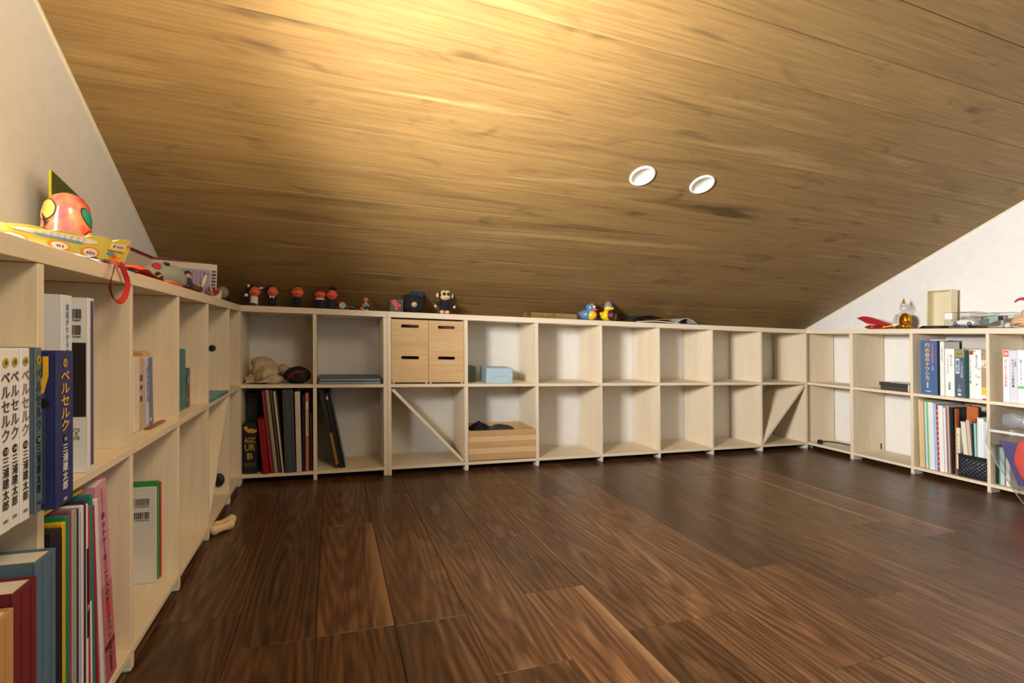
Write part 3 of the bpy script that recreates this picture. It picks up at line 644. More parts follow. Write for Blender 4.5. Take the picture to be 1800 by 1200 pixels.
# bamboo drawer boxes
slot_pts = [(.0135*math.cos(t)*0+(.0245 if math.cos(t) >= 0 else -.0245)+.0064*math.cos(t), .0064*math.sin(t)) for t in [2*PI*i/24+.01 for i in range(24)]]
def ring_face(w, h, cx, cz, y0, y1):
    n = 24; inner = [(cx+p[0]*1.18, cz+p[1]) for p in slot_pts]; outer = []
    for p in inner:
        dx, dz = p[0]-cx, p[1]-cz; k = 1e9
        if dx > 1e-9: k = min(k, (w-cx)/dx)
        if dx < -1e-9: k = min(k, -cx/dx)
        if dz > 1e-9: k = min(k, (h-cz)/dz)
        if dz < -1e-9: k = min(k, -cz/dz)
        outer.append((cx+dx*k, cz+dz*k))
    corners = [(w, h), (0, h), (0, 0), (w, 0)]
    for cpt in corners:   # snap nearest outer vertex to the corner
        j = min(range(n), key=lambda i: (outer[i][0]-cpt[0])**2+(outer[i][1]-cpt[1])**2); outer[j] = cpt
    v = [(x, y0, z) for x, z in outer]+[(x, y0, z) for x, z in inner]+[(x, y1, z) for x, z in outer]+[(x, y1, z) for x, z in inner]; f = []
    for i in range(n):
        j = (i+1) % n; f += [(i, j, n+j, n+i), (2*n+i, 3*n+i, 3*n+j, 2*n+j), (n+i, n+j, 3*n+j, 3*n+i), (i, 2*n+i, 2*n+j, j)]
    return MB().add(v, f)
bx0, bx1 = .5395, .8388; bw = (bx1-bx0)/2-.0012; bz = [(MT+.006, .1272), (MT+.006+.1276, .1272)]
for r_ in (1, 0):
    for c_ in (0, 1):
        x = bx0+.0004+c_*(bw+.0016); z, h = bz[r_]
        it = Item('storage_box', '%s bamboo box with slot handle, of the four in the shelf' % {(1, 0): 'upper left', (1, 1): 'upper right', (0, 0): 'lower left', (0, 1): 'lower right'}[(r_, c_)], 'box', (x, .0015, z), group='bamboo boxes with slot handles')
        it.part('front_panel', ring_face(bw, h, bw/2, h*.79, 0, .008), bamboo)
        it.part('box_body', MB().box(0, .007, .008, .2, 0, h-.002).box(bw-.007, bw, .008, .2, 0, h-.002).box(.007, bw-.007, .193, .2, 0, h-.002).box(.007, bw-.007, .008, .193, 0, .006), bamboo)
        if r_ == 0:
            for fx in (.004, bw-.012):
                it.part('runner', MB().box(fx, fx+.008, .002, .19, -.006, 0), bamboo)
# open bamboo box in the lower cell
it = Item('storage_box', 'wide open bamboo box of laminated strips in the lower shelf cell', 'box', (.8580, .001, BT+.0035)); w_, h_ = .3058, .1255
strips = [(0, .0265), (.0268, .0515), (.0518, .0765), (.0768, .1010), (.1013, h_)]
bml = [wood('bamboo_strip_%d' % i, [(.25, lin(a)), (.75, lin(b))], (6, 9, 40), (25, 200, 300), .45, (.97, 1.03), .08, .1, .03) for i, (a, b) in enumerate((((190, 150, 98), (206, 168, 118)), ((214, 180, 130), (226, 194, 148))))]
for i, (z0, z1) in enumerate(strips): it.part('bamboo_strip', MB().box(0, w_, 0, .009, z0, z1, .0006), bml[i % 2])
it.part('box_body', MB().box(0, .008, .009, .2, 0, h_+.001).box(w_-.008, w_, .009, .2, 0, h_+.001).box(.008, w_-.008, .192, .2, 0, h_+.001).box(.008, w_-.008, .009, .192, 0, .006), bamboo)
it.part('foot_runner', MB().box(.01, w_-.01, .02, .19, -.0035, 0), BLACK)
it = Item('black_garment', 'black clothes piled inside the open bamboo box', 'clothes', (.955, .09, BT+.012), lean=False)
it.part('fabric', fold((-.03, 0, .085), (.055, .06, .050), 21, .10), C(16, 16, 17, .9)); it.part('fabric', fold((.06, .0, .070), (.085, .065, .052), 23, .07), C(58, 58, 62, .9))
# pale blue wrapped box
it = Item('gift_box', 'pale blue paper-wrapped box in the upper shelf cell', 'box', (.940, .012, MT), rz=-.10, lean=False); pb = C(172, 200, 212, .55)
it.part('wrapped_body', MB().box(0, .116, 0, .15, 0, .066, .0015), pb)
for q in (((.066, .002), (.040, .033)), ((.002, .002), (.040, .033)), ((.002, .064), (.040, .033))): pass
for (a, b) in (((.004, .002), (.040, .030)), ((.112, .062), (.088, .034)), ((.088, .034), (.112, .004)), ((.040, .030), (.088, .034))): it.part('paper_crease', MB().tube([(a[0], -.0004, a[1]), (b[0], -.0004, b[1])], .0005, 6), C(150, 180, 192, .55))
it.part('end_fold', MB().box(-.0012, 0, .004, .146, .002, .064), C(150, 176, 186, .55))
it = Item('green_box', 'grey-green box hidden behind the pale blue one', 'box', (.868, .10, MT), lean=True); it.part('box_body', MB().box(0, .05, 0, .09, 0, .068, .002), C(96, 112, 96))

# ---- right shelf
it = Item('disc_case', 'lower of the flat dark boxes with a pale end, stacked in the second right cell', 'box', (W+.028, -.372, MT), rz=-PI/2, group='dark flat boxes')
it.part('case_body', MB().box(0, .124, 0, .14, 0, .020, .0012), C(70, 66, 62)); it.part('pale_end', MB().box(.1242, .128, 0, .14, .001, .034), C(240, 238, 226))
it = Item('disc_case', 'upper of the flat dark boxes, topped with white paper', 'box', (W+.027, -.366, MT+.0202), rz=-PI/2, group='dark flat boxes')
it.part('case_body', MB().box(0, .128, 0, .14, 0, .016, .0012), C(62, 58, 55)); it.part('paper_sheet', MB().box(.045, .126, .012, .139, .0162, .0172), WHITE)
def rb(label, y, th, fr, h, col, dep=.105, nm='paperback_book', z=MT, ro=.45, tilt=0, group=None): return book(nm, label, 'book', 'R', y, th, fr, dep, z, h, C(*col, ro), tilt=tilt, group=group)
it = rb('blue slipcase book with large yellow spine title on the right shelf', -.5585, .0645, .015, .238, (74, 104, 150), .19, 'slipcase_book')
it.text(vert('風の谷のナウシカ'), (.027, -.0006, .144), .162, .020, C(244, 206, 60)); it.part('red_strip', patch((.0475, -.0006, .182), .006, .088), C(190, 44, 88)); it.text(vert('アニメージュコミックス'), (.0475, -.001, .182), .083, .0035, WHITE)
it.text(vert('全七巻'), (.0475, -.0006, .118), .02, .005, WHITE); it.text(vert('宮崎駿'), (.027, -.0006, .042), .026, .008, WHITE); it.text('徳間書店', (.030, -.0006, .014), .005, .022, WHITE)
rb('thin black book beside the blue slipcase', -.6235, .007, .018, .236, (24, 26, 30))
it = rb('tall cream-white book beside the thin black one', -.6312, .0155, .02, .235, (236, 236, 228)); it.text(vert('日本の民家'), (.008, -.0006, .18), .06, .006, C(150, 150, 150))
it = Item('booklet', 'grey booklet with torn top edge standing behind the white books', 'booklet', (W+.136, -.650, MT), rz=-PI/2); it.part('cover', MB().box(0, .095, 0, .012, 0, .244, .001), C(190, 182, 172)); it.part('red_edge', MB().box(.0, .095, -.0004, 0, .2415, .2435), C(180, 110, 110)); it.text('暮らしのかたち', (.042, -.0006, .205), .008, .075, C(90, 84, 80))
it = rb('white paperback with grey title beside the slate and olive book', -.6485, .034, .024, .204, (240, 240, 238)); it.text(vert('私たちは'), (.023, -.0006, .155), .05, .010, C(120, 128, 136)); it.text(vert('どこまで生きるか'), (.011, -.0006, .140), .085, .008, C(150, 158, 168)); it.text(vert('宮崎賢'), (.016, -.0006, .045), .034, .009, INK)
it = rb('slate blue book with an olive top band', -.6835, .037, .024, .200, (76, 96, 112)); it.part('olive_band', patch((.018, -.0006, .184), .034, .030), C(150, 154, 90)); it.text('心の', (.018, -.001, .184), .014, .02, C(70, 84, 40)); it.part('pale_panel', patch((.011, -.0006, .132), .014, .064), C(206, 220, 230)); it.text(vert('構造'), (.011, -.001, .132), .05, .011, C(60, 80, 100)); it.text(vert('ことばの世界'), (.026, -.0006, .118), .07, .010, C(190, 206, 220)); it.text(vert('・心'), (.017, -.0006, .038), .028, .013, WHITE); it.part('publisher_mark', patch((.017, -.0006, .012), .011, .008), WHITE)
rb('dark green narrow book right of the slate blue book', -.7212, .012, .022, .198, (44, 66, 66))
it = rb('white book with a red square at its spine top', -.7338, .016, .026, .200, (240, 240, 236)); it.part('red_square', patch((.009, -.0006, .190), .013, .017), C(200, 46, 60)); it.text(vert('しごとの手帖'), (.006, -.0006, .115), .11, .006, C(70, 90, 140)); it.part('green_strip', patch((.0012, -.0006, .10), .002, .19), C(60, 160, 80))
it = rb('white book with coloured dots and a pink ring on the spine', -.7503, .0255, .026, .203, (244, 243, 242)); it.text(vert('遊びの庭'), (.010, -.0006, .155), .055, .008, C(110, 110, 120))
for p, c in (((.018, .125), (200, 60, 110)), ((.008, .095), (230, 210, 80)), ((.017, .09), (170, 200, 120)), ((.010, .06), (120, 200, 180)), ((.004, .196), (130, 220, 150))): it.part('dot_print', disc((p[0], -.0007, p[1]), .0045), C(*c))
it.part('ring_hole', disc((.018, -.001, .125), .0028), WHITE)
it = rb('patterned tan book with a yellow band near its foot', -.7765, .0265, .024, .198, (176, 146, 116)); it.part('yellow_band', patch((.0135, -.0006, .036), .026, .030), C(244, 196, 56)); it.part('white_foot', patch((.0135, -.0006, .0105), .026, .018), WHITE); it.part('lace_panel', patch((.0135, -.0006, .146), .026, .030), C(226, 216, 200)); it.part('grey_band', patch((.0135, -.0006, .184), .026, .012), C(150, 146, 130))
rr = random.Random(2)
for k in range(16): it.part('lace_spot', disc((rr.uniform(.003, .024), -.001, rr.uniform(.134, .158)), .0016, n=7), C(150, 110, 90))
it.part('red_arc', disc((.012, -.0009, .003), .009, sy=.3), C(200, 40, 50))
sheet('white_book', 'white card sheet lying on top inside the right book cell', 'paper', 'R', -.57, .07, .06, .12, MT+.2390, .004, C(230, 232, 234), part='card')
# fourth right upper cell
for lab, y, th, h, col, txt, tc in (('white book with red title and red square, first in the outer right cell', -.8475, .0205, .204, (244, 242, 240), 'はじめての英会話', (226, 70, 70)), ('lavender-grey book with small black lettering', -.8690, .0225, .204, (214, 214, 228), 'ものづくりの教科書', (60, 60, 80)), ('white book with a green band on the spine', -.8925, .0225, .206, (242, 244, 244), '暮らしのデザイン', (130, 150, 150)), ('blue and white book at the right frame edge', -.916, .02, .206, (60, 90, 120), '図解入門', (230, 236, 240)), ('white book beyond the blue and white one', -.937, .03, .21, (238, 238, 236), '世界史', (60, 60, 70))):
    it = rb(lab, y, th, .024, h, col); it.text(vert(txt), (th*.45, -.0006, .115), .11, .009, C(*tc))
    if 'red square' in lab: it.part('red_square', patch((th/2, -.0006, .19), th*.8, .024), C(224, 80, 70)); it.text('英語', (th/2, -.001, .19), .012, .012, WHITE)
    if 'green' in lab: it.part('green_band', patch((th/2, -.0006, .062), th*.95, .010), C(110, 196, 120))
    if 'lavender' in lab: it.text(vert('実践編'), (.018, -.0006, .155), .03, .004, BLACK)
# lower third cell: envelopes, files, crate
rf = [('kraft envelope with folded corner', -.5470, .0195, .302, (222, 196, 150), -.02, .022), ('pale aqua clear file', -.570, .008, .295, (190, 226, 222), -.02, .024), ('bright green plastic file', -.5795, .007, .297, (140, 210, 120), -.02, .026), ('frosted white file', -.5875, .020, .296, (226, 232, 236), -.02, .02), ('pale blue file', -.6085, .008, .292, (176, 196, 226), -.02, .022),
      ('red-dotted magazine', -.6180, .006, .286, (206, 40, 56), -.02, .024), ('thick white file', -.6250, .0175, .286, (238, 238, 232), -.02, .022), ('white file with pink edge', -.6440, .0095, .278, (240, 228, 234), -.02, .024), ('thin purple leaflet', -.6545, .003, .282, (150, 110, 150), -.02, .02), ('thin yellow folder', -.6580, .0035, .290, (236, 206, 130), -.02, .024), ('thin beige folder', -.6620, .0035, .286, (214, 190, 160), -.02, .02), ('slim black binder', -.6662, .0115, .283, (28, 28, 38), -.02, .026)]
for lab, y, th, h, col, tl, fr in rf:
    it = sheet('file_folder', lab+' in the full lower right cell', 'file', 'R', y, th, fr, .19, BT, h, C(*col, .4), tilt=tl, part='cover', group='files in the lower right cell')
    if 'kraft' in lab: it.part('flap', MB().prism([(0, 0), (.019, 0), (.0185, -.012), (.010, -.004)], (0, .0, h), (1, 0, 0), (0, 0, 1), -.15), C(214, 186, 136, .7)); it.part('fold_line', MB().tube([(.014, -.0006, .0), (.012, -.0006, .12), (.010, -.0006, h)], .0006, 6), C(190, 158, 110))
    if 'dotted' in lab:
        for k in range(12): it.part('dot_print', disc((.0035, -.0006, .02+k*.022), .0026, n=8), WHITE)
it = sheet('card_book', 'orange card folder with a small emblem, face forward behind the crate', 'folder', 'R', -.7008, .0400, .068, .010, BT+.0035, .290, C(186, 96, 40, .6), part='cover'); 
it.part('emblem', disc((.034, -.0006, .225), .010, sy=.35), C(50, 30, 20)); it.part('emblem', MB().add([(.034+a, -.0006, .232+b) for a, b in ((-.004, 0), (.0, .010), (.006, .012), (.004, 0))], [(0, 1, 2, 3)]), C(50, 30, 20)); it.part('emblem_frame', patch((.034, -.0004, .225), .05, .04), C(170, 84, 34, .6)); it.part('yellow_tip', MB().add([(.056, -.0008, .175), (.068, -.0008, .178), (.062, -.0008, .19)], [(0, 1, 2)]), C(240, 180, 20))
it = sheet('orange_spine', 'orange-brown folder edge beside the slim black binder', 'folder', 'R', -.6785, .004, .03, .024, BT, .28, C(190, 110, 50, .6), part='cover')
it = sheet('booklet', 'pale yellow booklet with grey lettering, left of the crate', 'booklet', 'R', -.6830, .0125, .03, .02, BT, .20, C(232, 228, 200), part='cover'); it.text(vert('のこりもの帖'), (.006, -.0006, .13), .09, .006, C(120, 130, 140)); it.part('grey_foot', patch((.006, -.0006, .013), .012, .026), C(70, 72, 76))
it = sheet('booklet', 'white booklet with a navy night photograph, left of the crate', 'booklet', 'R', -.7008, .032, .060, .004, BT+.0035, .208, C(238, 240, 244), part='cover'); it.part('photo_print', patch((.0165, -.0006, .184), .030, .044), C(40, 50, 104)); it.part('photo_glow', disc((.020, -.001, .178), .008, sx=.6), C(170, 190, 220)); it.text(vert('夜の海'), (.006, -.0006, .10), .07, .006, C(110, 120, 130))
it = sheet('card', 'dark grey card edge peeping over the navy photograph booklet', 'card', 'R', -.7008, .036, .0652, .002, BT+.0035, .226, C(70, 70, 70), part='paper')
# crate
it = Item('basket', 'small black perforated plastic basket in the lower right cell', 'basket', (W+.018, -.6965, BT), rz=-PI/2); bw2, bh, bd = .1035, .094, .02
mb = MB(); bars_ = []
for i in range(8): x = .006+i*(bw2-.012)/7; bars_.append(x)
mb.box(0, bw2, 0, .003, 0, .014, .0008).box(0, bw2, -.001, .004, bh-.014, bh, .0008).box(0, .005, 0, .003, .014, bh-.014).box(bw2-.005, bw2, 0, .003, .014, bh-.014)
it.part('basket_frame', mb, BLACK)
mb = MB(); st = .0155
for k in range(-6, 14):   # diagonal lattice clipped to the panel
    for sg in (1, -1):
        x0 = k*st; z0, z1 = .012, bh-.012; pts = []
        if sg > 0: p, q = (x0, z0), (x0+(z1-z0), z1)
        else: p, q = (x0+(z1-z0), z0), (x0, z1)
        a, b = Vector((p[0], 0, p[1])), Vector((q[0], 0, q[1]))
        def clipx(a, b):
            d = b-a; t0, t1 = 0, 1
            for lo, sgn in ((.003, 1), (bw2-.003, -1)):
                den = d.x*sgn; num = (lo-a.x)*sgn
                if den > 0: t0 = max(t0, num/den)
                elif den < 0: t1 = min(t1, num/den)
            return (a+d*t0, a+d*t1) if t1 > t0+.02 else None
        r_ = clipx(a, b)
        if r_: mb.tube([r_[0]+Vector((0, .0015+.0006*sg, 0)), r_[1]+Vector((0, .0015+.0006*sg, 0))], .0021, 6)
it.part('lattice', mb, mat((80, 80, 88), .2))
mb = MB().box(0, .003, .003, .16, 0, bh).box(bw2-.003, bw2, .003, .16, 0, bh).box(.003, bw2-.003, .157, .16, 0, bh).box(.003, bw2-.003, .003, .157, 0, .003)
it.part('basket_body', mb, BLACK); it.part('shade_liner', MB().box(.004, bw2-.004, .008, .010, .004, bh-.012), C(10, 10, 11, .9))  # near-black sheet behind the lattice stands in for the shade inside the basket
for lab, x, th, h, col, tl in (('cream paper bundle tilted in the black basket', .016, .016, .225, (230, 224, 206), -.07), ('tan paper bundle in the black basket', .034, .010, .235, (226, 200, 166), -.06), ('navy thin folder in the black basket', .0455, .004, .22, (40, 50, 90), -.04), ('mint thin folder in the black basket', .051, .006, .225, (170, 220, 200), -.02), ('thick white paper stack in the black basket', .059, .022, .250, (236, 240, 242), 0), ('pale grey paper stack at the basket edge', .0815, .016, .238, (214, 220, 222), 0)):
    it = Item('paper_stack', lab, 'paper', (W+.035, -.6965-x, BT+.004+max(0, th*math.sin(tl))), rz=-PI/2, tilt=tl, group='papers in the black basket')
    mbp = MB(); n_ = max(2, int(th/.004)); dp_ = .022 if x < .04 else .10
    for k in range(n_): mbp.box(th*k/n_, th*(k+.85)/n_,   .001*(k % 2), dp_, 0, h-.002*((k*7) % 3))
    it.part('sheets', mbp, C(*col, .8))
sheet('envelope', 'kraft envelope bent over the papers in the basket', 'envelope', 'R', -.730, .050, .05, .06, BT+.2955, .003, C(206, 180, 140, .8), part='paper', tilt=.10)
# lower fourth cell: thin books
for lab, y, th, h, col in (('black thin book behind the plastic bag', -.8165, .010, .155, (24, 26, 28)), ('green-edged thin book behind the plastic bag', -.8270, .004, .150, (60, 150, 90)), ('pale grey book behind the plastic bag', -.8315, .014, .148, (190, 200, 204)), ('white leaflet behind the plastic bag', -.850, .012, .11, (230, 230, 226))):
    sheet('booklet', lab, 'book', 'R', y, th, .03, .16, BT, h, C(*col, .45), part='cover')
# zip bag in front
it = Item('plastic_bag', 'large clear zip bag with a coral towel, propped against the right shelf', 'bag', (W-.082, -.99, 0), rz=-PI/2, lean=False)
out = [(-.14, .356), (-.150, .29), (-.162, .213), (-.125, .13), (-.075, .045), (-.045, .004), (.09, .004), (.15, .05), (.16, .356)]
def bagf(sd):
    cx, cz = .0, .2; v = [(cx, .02+sd*.053, cz)]; n = len(out); rings = (.4, .7, .88, 1.0); pts = []
    for r_ in rings:
        for p in out:
            b = .050*(1-r_**6)+.003; pts.append((cx+(p[0]-cx)*r_, .02+sd*b+.0025*math.sin(40*p[0]+30*p[1]+9*r_), cz+(p[1]-cz)*r_))
    f = [(0, 1+i, 1+(i+1) % n) for i in range(n)]
    for k in range(3):
        for i in range(n): a = 1+k*n+i; b = 1+k*n+(i+1) % n; f.append((a, a+n, b+n, b))
    return MB().add(v+pts, f, True)
it.part('bag_front', bagf(-1), CLEAR2); it.part('bag_back', bagf(1), CLEAR2)
it.part('zip_strip', MB().box(-.150, .158, .016, .022, .252, .262, .001), C(240, 240, 242, .3)); it.part('side_seam', MB().tube([(p[0]*.995, .02, .2+(p[1]-.2)*.995) for p in out[2:7]], .0016, 6), C(225, 225, 228, .3))
it = Item('towel', 'coral pink rolled towel inside the clear zip bag', 'towel', (W-.038, -.982, .060), lean=False)
def tw(u, v):
    a = 2*PI*u; t = PI*v; k = 1+.02*math.sin(14*a)+.02*math.sin(9*t+3*a)
    return (.016*k*math.sin(t)*math.cos(a), .076*k*math.sin(t)*math.sin(a), .105+.096*math.cos(t)*k)
it.part('terry_roll', MB().grid(tw, 44, 26), mat((240, 98, 84), .95, bump=1.0, bscale=700))
it = Item('card', 'indigo card inside the clear zip bag', 'card', (W-.030, -.856, .062), rz=-PI/2, lean=False)
it.part('card_face', MB().prism([(0, .16), (.075, .155), (.075, .0), (.06, .0)], (0, 0, 0), (1, 0, 0), (0, 0, 1), -.002), C(84, 78, 132))
it = Item('foil_pack', 'crumpled silver-grey wrapping at the top of the zip bag', 'wrapping', (W-.034, -.99, .266), lean=False)
it.part('foil', MB().grid(lambda u, v: (.010*math.sin(2*PI*u)*(.6+.4*math.sin(9*v)), -.115+.23*v, .036+.026*math.cos(2*PI*u)*(1+.12*math.sin(30*v))), 16, 40), mat((190, 192, 196), .3, metal=.5, bump=.8, bscale=60))
# cable in the first lower right cell
it = Item('power_cable', 'black power cable with plug lying in the corner cell', 'cable', (W+.05, -.03, BT), lean=False)
it.part('cord', MB().tube([(-.02, -.022, .012), (.01, -.03, .014), (.05, -.07, .012), (.085, -.125, .006), (.12, -.16, .010), (.15, -.185, .028), (.165, -.195, .044)], .0032, 8), BLACK)
it.part('plug', MB().box(-.035, -.012, -.030, -.010, 0, .022, .003), BLACK); it.part('plug', MB().box(.158, .170, -.202, -.190, .020, .060, .003), C(70, 74, 66))
#PART3
# ------------------------------------------------------------------ things on top of the left shelf
# round painted ceramic
it = Item('ceramic_bank', 'round orange-red painted ceramic ball with flower patches on the left shelf top', 'ornament', (-.098, -1.046, ZT), lean=False)
pf = [(.024, 0), (.027, .003), (.028, .010), (.033, .026), (.0355, .045), (.0365, .066), (.0360, .086), (.0318, .104), (.022, .1165), (.010, .122), (.001, .123)]
glaze, gn, gll, gb = new_mat('orange_red_glaze'); tc = gn.new('ShaderNodeTexCoord'); nz = gn.new('ShaderNodeTexNoise'); nz.inputs['Scale'].default_value = 30; nz.inputs['Detail'].default_value = 4
gll.new(tc.outputs['Object'], nz.inputs['Vector']); rp = ramp(gn, [(.35, lin((206, 60, 76))), (.5, lin((232, 92, 74))), (.68, lin((246, 146, 84)))]); gll.new(nz.outputs['Fac'], rp.inputs['Fac']); gll.new(rp.outputs[0], gb.inputs['Base Color'])
gb.inputs['Roughness'].default_value = .18; gb.inputs['Coat Weight'].default_value = .4
pf = [(r_*.87, z_) for r_, z_ in pf]
it.part('glazed_body', MB().lathe(pf, 36), glaze)
def rad(z):
    for (r0, z0), (r1, z1) in zip(pf, pf[1:]):
        if z0 <= z <= z1: return r0+(r1-r0)*(z-z0)/(z1-z0)
    return pf[-1][0]
def blob(th, z, a, b, off, rot=0):
    v = []; n = 18
    for rr in (0, .5, 1):
        for i in range(n if rr else 1):
            t = 2*PI*i/n; p, q = a*rr*math.cos(t), b*rr*math.sin(t); p, q = p*math.cos(rot)-q*math.sin(rot), p*math.sin(rot)+q*math.cos(rot)
            zz = min(.122, max(.001, z+q)); r_ = rad(zz)+off; an = th+p/.031; v.append((r_*math.cos(an), r_*math.sin(an), zz))
    f = [(0, 1+i, 1+(i+1) % n) for i in range(n)]+[(1+i, 1+n+i, 1+n+(i+1) % n, 1+(i+1) % n) for i in range(n)]
    return MB().add(v, f, True)
yl = C(214, 168, 84, .25); og = -1.2
for th, z, a, b, col, rot in ((og-1.0, .090, .016, .016, yl, .5), (og-1.15, .047, .014, .013, yl, 0), (og+1.0, .084, .016, .009, C(40, 140, 130, .25), -.9), (og+1.25, .050, .014, .012, yl, 0), (og+.95, .016, .016, .007, yl, 0)):
    it.part('black_outline', blob(th, z, a*1.12, b*1.14, .0005, rot), BLACK); it.part('painted_patch', blob(th, z, a, b, .0010, rot), col)
for k in range(5): it.part('flower_stroke', blob(og-1.05+.06*k, .078-.003*k, .0012, .007, .0015, .6-.3*k), BLACK)
# green card leaning on the wall
it = Item('picture_card', 'dark green card with a lime edge leaning on the left wall behind the ceramic ball', 'card', (-.195, -.855, ZT), rz=0, lean=False)
q = [Vector(p) for p in ((0, 0, 0), (0, .118, 0), (-.008, .118, .184), (-.008, .0, .206))]; th = Vector((-.004, 0, 0))
it.part('card_face', MB().add(q+[p+th for p in q], [(0, 1, 2, 3), (7, 6, 5, 4), (1, 5, 6, 2), (2, 6, 7, 3), (0, 4, 5, 1)]), C(84, 96, 44, .5))
it.part('lime_edge', MB().add([q[0]+Vector((.0004, -.0006, 0)), q[3]+Vector((.0004, -.0006, 0)), q[3]+th+Vector((0, -.0006, 0)), q[0]+th+Vector((0, -.0006, 0))], [(0, 1, 2, 3)]), C(206, 206, 30, .5))
it.part('motif_print', MB().add([Vector((-.0035, .05+p[0], .13+p[1])) for p in ((0, 0), (.02, -.01), (.03, .01), (.012, .03))], [(0, 1, 2, 3)]), C(70, 110, 96))
# birthday board with scalloped edge, printed side upside-down
A0, A1, B0, B1_ = Vector((-.034, -1.36, .6615)), Vector((-.020, -1.045, .666)), Vector((-.052, -1.335, .683)), Vector((-.0245, -.988, .7195))
e = (A1-A0); A0 -= e*.12; e2 = (B1_-B0); B0 -= e2*.12
nrm = (A1-A0).cross(B1_-A1).normalized()
if nrm.dot(Vector((.3, -.9, -.1))) < 0: nrm = -nrm
base = Vector((-.03, -1.2, ZT))
def cp(u, v, off=0): return (A0*(1-u)+A1*u)*(1-v)+(B0*(1-u)+B1_*u)*v+nrm*off-base
it = Item('birthday_board', 'yellow-green scalloped birthday board standing upside-down at the left shelf edge', 'board', (base.x, base.y, base.z), lean=False)
edge = [(0, 0)]+[(i/10, 0) for i in range(1, 10)]+[(1, 0), (1.0, .5)]
top = []
for i in range(61):
    u = i/60; k = (u*4.6) % 1; top.append((u, .86+.14*abs(math.sin(PI*k))**.7 if i < 60 else .80))
top = [(min(u, .995), v) for u, v in top][::-1]
poly = edge+[(1.0, .78)]+top
n = len(poly); mb = MB(); fv = [cp(u, v, 0) for u, v in poly]; bv = [cp(u, v, -.006) for u, v in poly]
# triangulated as strips between bottom and top edge
mb2 = MB(); N = 60
def tv(u):
    k = (u*4.6+.2) % 1; v = .80+.20*abs(math.sin(PI*k))**.6
    return v*(1 if u < .97 else 1-.25*((u-.97)/.03)**2)
vs = []
for off in (0, -.006):
    for i in range(N+1): vs.append(cp(i/N, 0, off)); vs.append(cp(i/N, tv(i/N), off))
f = []; M = 2*(N+1)
for i in range(N):
    a = 2*i; f += [(a, a+2, a+3, a+1), (M+a, M+a+1, M+a+3, M+a+2), (a+1, a+3, M+a+3, M+a+1), (a, M+a, M+a+2, a+2)]
f += [(0, 1, M+1, M), (2*N, M+2*N, M+2*N+1, 2*N+1)]
ym = mat((206, 198, 96), .5, var=.06)
it.part('board_panel', mb2.add(vs, f), ym)
def ell(u, v, a, b, off, n=28): return MB().add([cp(u+a*math.cos(2*PI*i/n), v+b*math.sin(2*PI*i/n), off) for i in range(n)], [tuple(range(n))])
def rectp(u, v, a, b, off): return MB().add([cp(u-a, v-b, off), cp(u+a, v-b, off), cp(u+a, v+b, off), cp(u-a, v+b, off)], [(0, 1, 2, 3)])
yw, orr, wh = C(238, 196, 50), C(232, 150, 30), C(240, 230, 222)
it.part('label_border', ell(.45, .68, .285, .20, .0004), yw); it.part('label_field', ell(.45, .68, .262, .15, .0007), wh)
rr = random.Random(4)
for k in range(4):
    for j in range(16): it.part('tiny_lettering', rectp(.45-.16+.021*j+rr.uniform(-.003, .003), .76-.045*k, .006, .006, .001), C(150, 130, 130)) if (k*16+j) % 2 else None
it.part('blue_banner', MB().add([cp(u, v, .0010) for u, v in ((.29, .60), (.33, .53), (.58, .50), (.62, .56), (.58, .60), (.33, .63))], [(0, 1, 2, 3, 4, 5)]), C(104, 168, 204))
for u, v in ((.20, .20), (.455, .24), (.675, .24)): it.part('disc_border', ell(u, v, .075, .225, .0004), orr); it.part('disc_field', ell(u, v, .055, .165, .0007), wh)
def ctext(body, u, v, a, b, name='lettering'):   # upside-down
    vv, ff = text_raw(body); it.part(name, MB().add([cp(u-p[0]*a, v-p[1]*b, .0011) for p in vv], ff), INK)
ctext('10', .455, .22, .045, .11); ctext('H29', .675, .22, .065, .12)
it.part('sign_border', rectp(.885, .66, .085, .17, .0004), yw); it.part('sign_field', rectp(.885, .66, .066, .10, .0007), wh); ctext('109.8', .885, .66, .10, .11)
it.part('pencil_line', rectp(.875, .47, .07, .012, .0008), C(70, 50, 40))
it.part('star_print', MB().add([cp(.89+(.07 if i % 2 == 0 else .035)*math.cos(2*PI*i/10+.3), .22+(.20 if i % 2 == 0 else .10)*math.sin(2*PI*i/10+.3), .0006) for i in range(10)], [tuple(range(10))]), orr)
it.part('blue_fish_print', ell(.84, .36, .035, .07, .0008), C(80, 150, 190)); it.part('pink_print', ell(.875, .27, .022, .045, .001), C(214, 80, 90)); it.part('umbrella_print', ell(.975, .74, .018, .05, .0008), C(214, 90, 110))
it.part('orange_print', ell(.06, .5, .03, .22, .0006), C(224, 110, 40))
# crumpled clear film under the board
it = Item('film_wrap', 'crumpled silver clear film wedged under the scalloped board', 'wrapping', (-.012, -1.14, ZT), lean=False)
it.part('film', MB().grid(lambda u, v: (-.016+.03*v+.002*math.sin(22*u), -.09+.19*u, .0005+.006*abs(math.sin(11*u+3*v))*(1-v)+.003*v*abs(math.sin(17*u))), 30, 6), mat((190, 190, 196), .12, metal=.6, bump=.6, bscale=120))
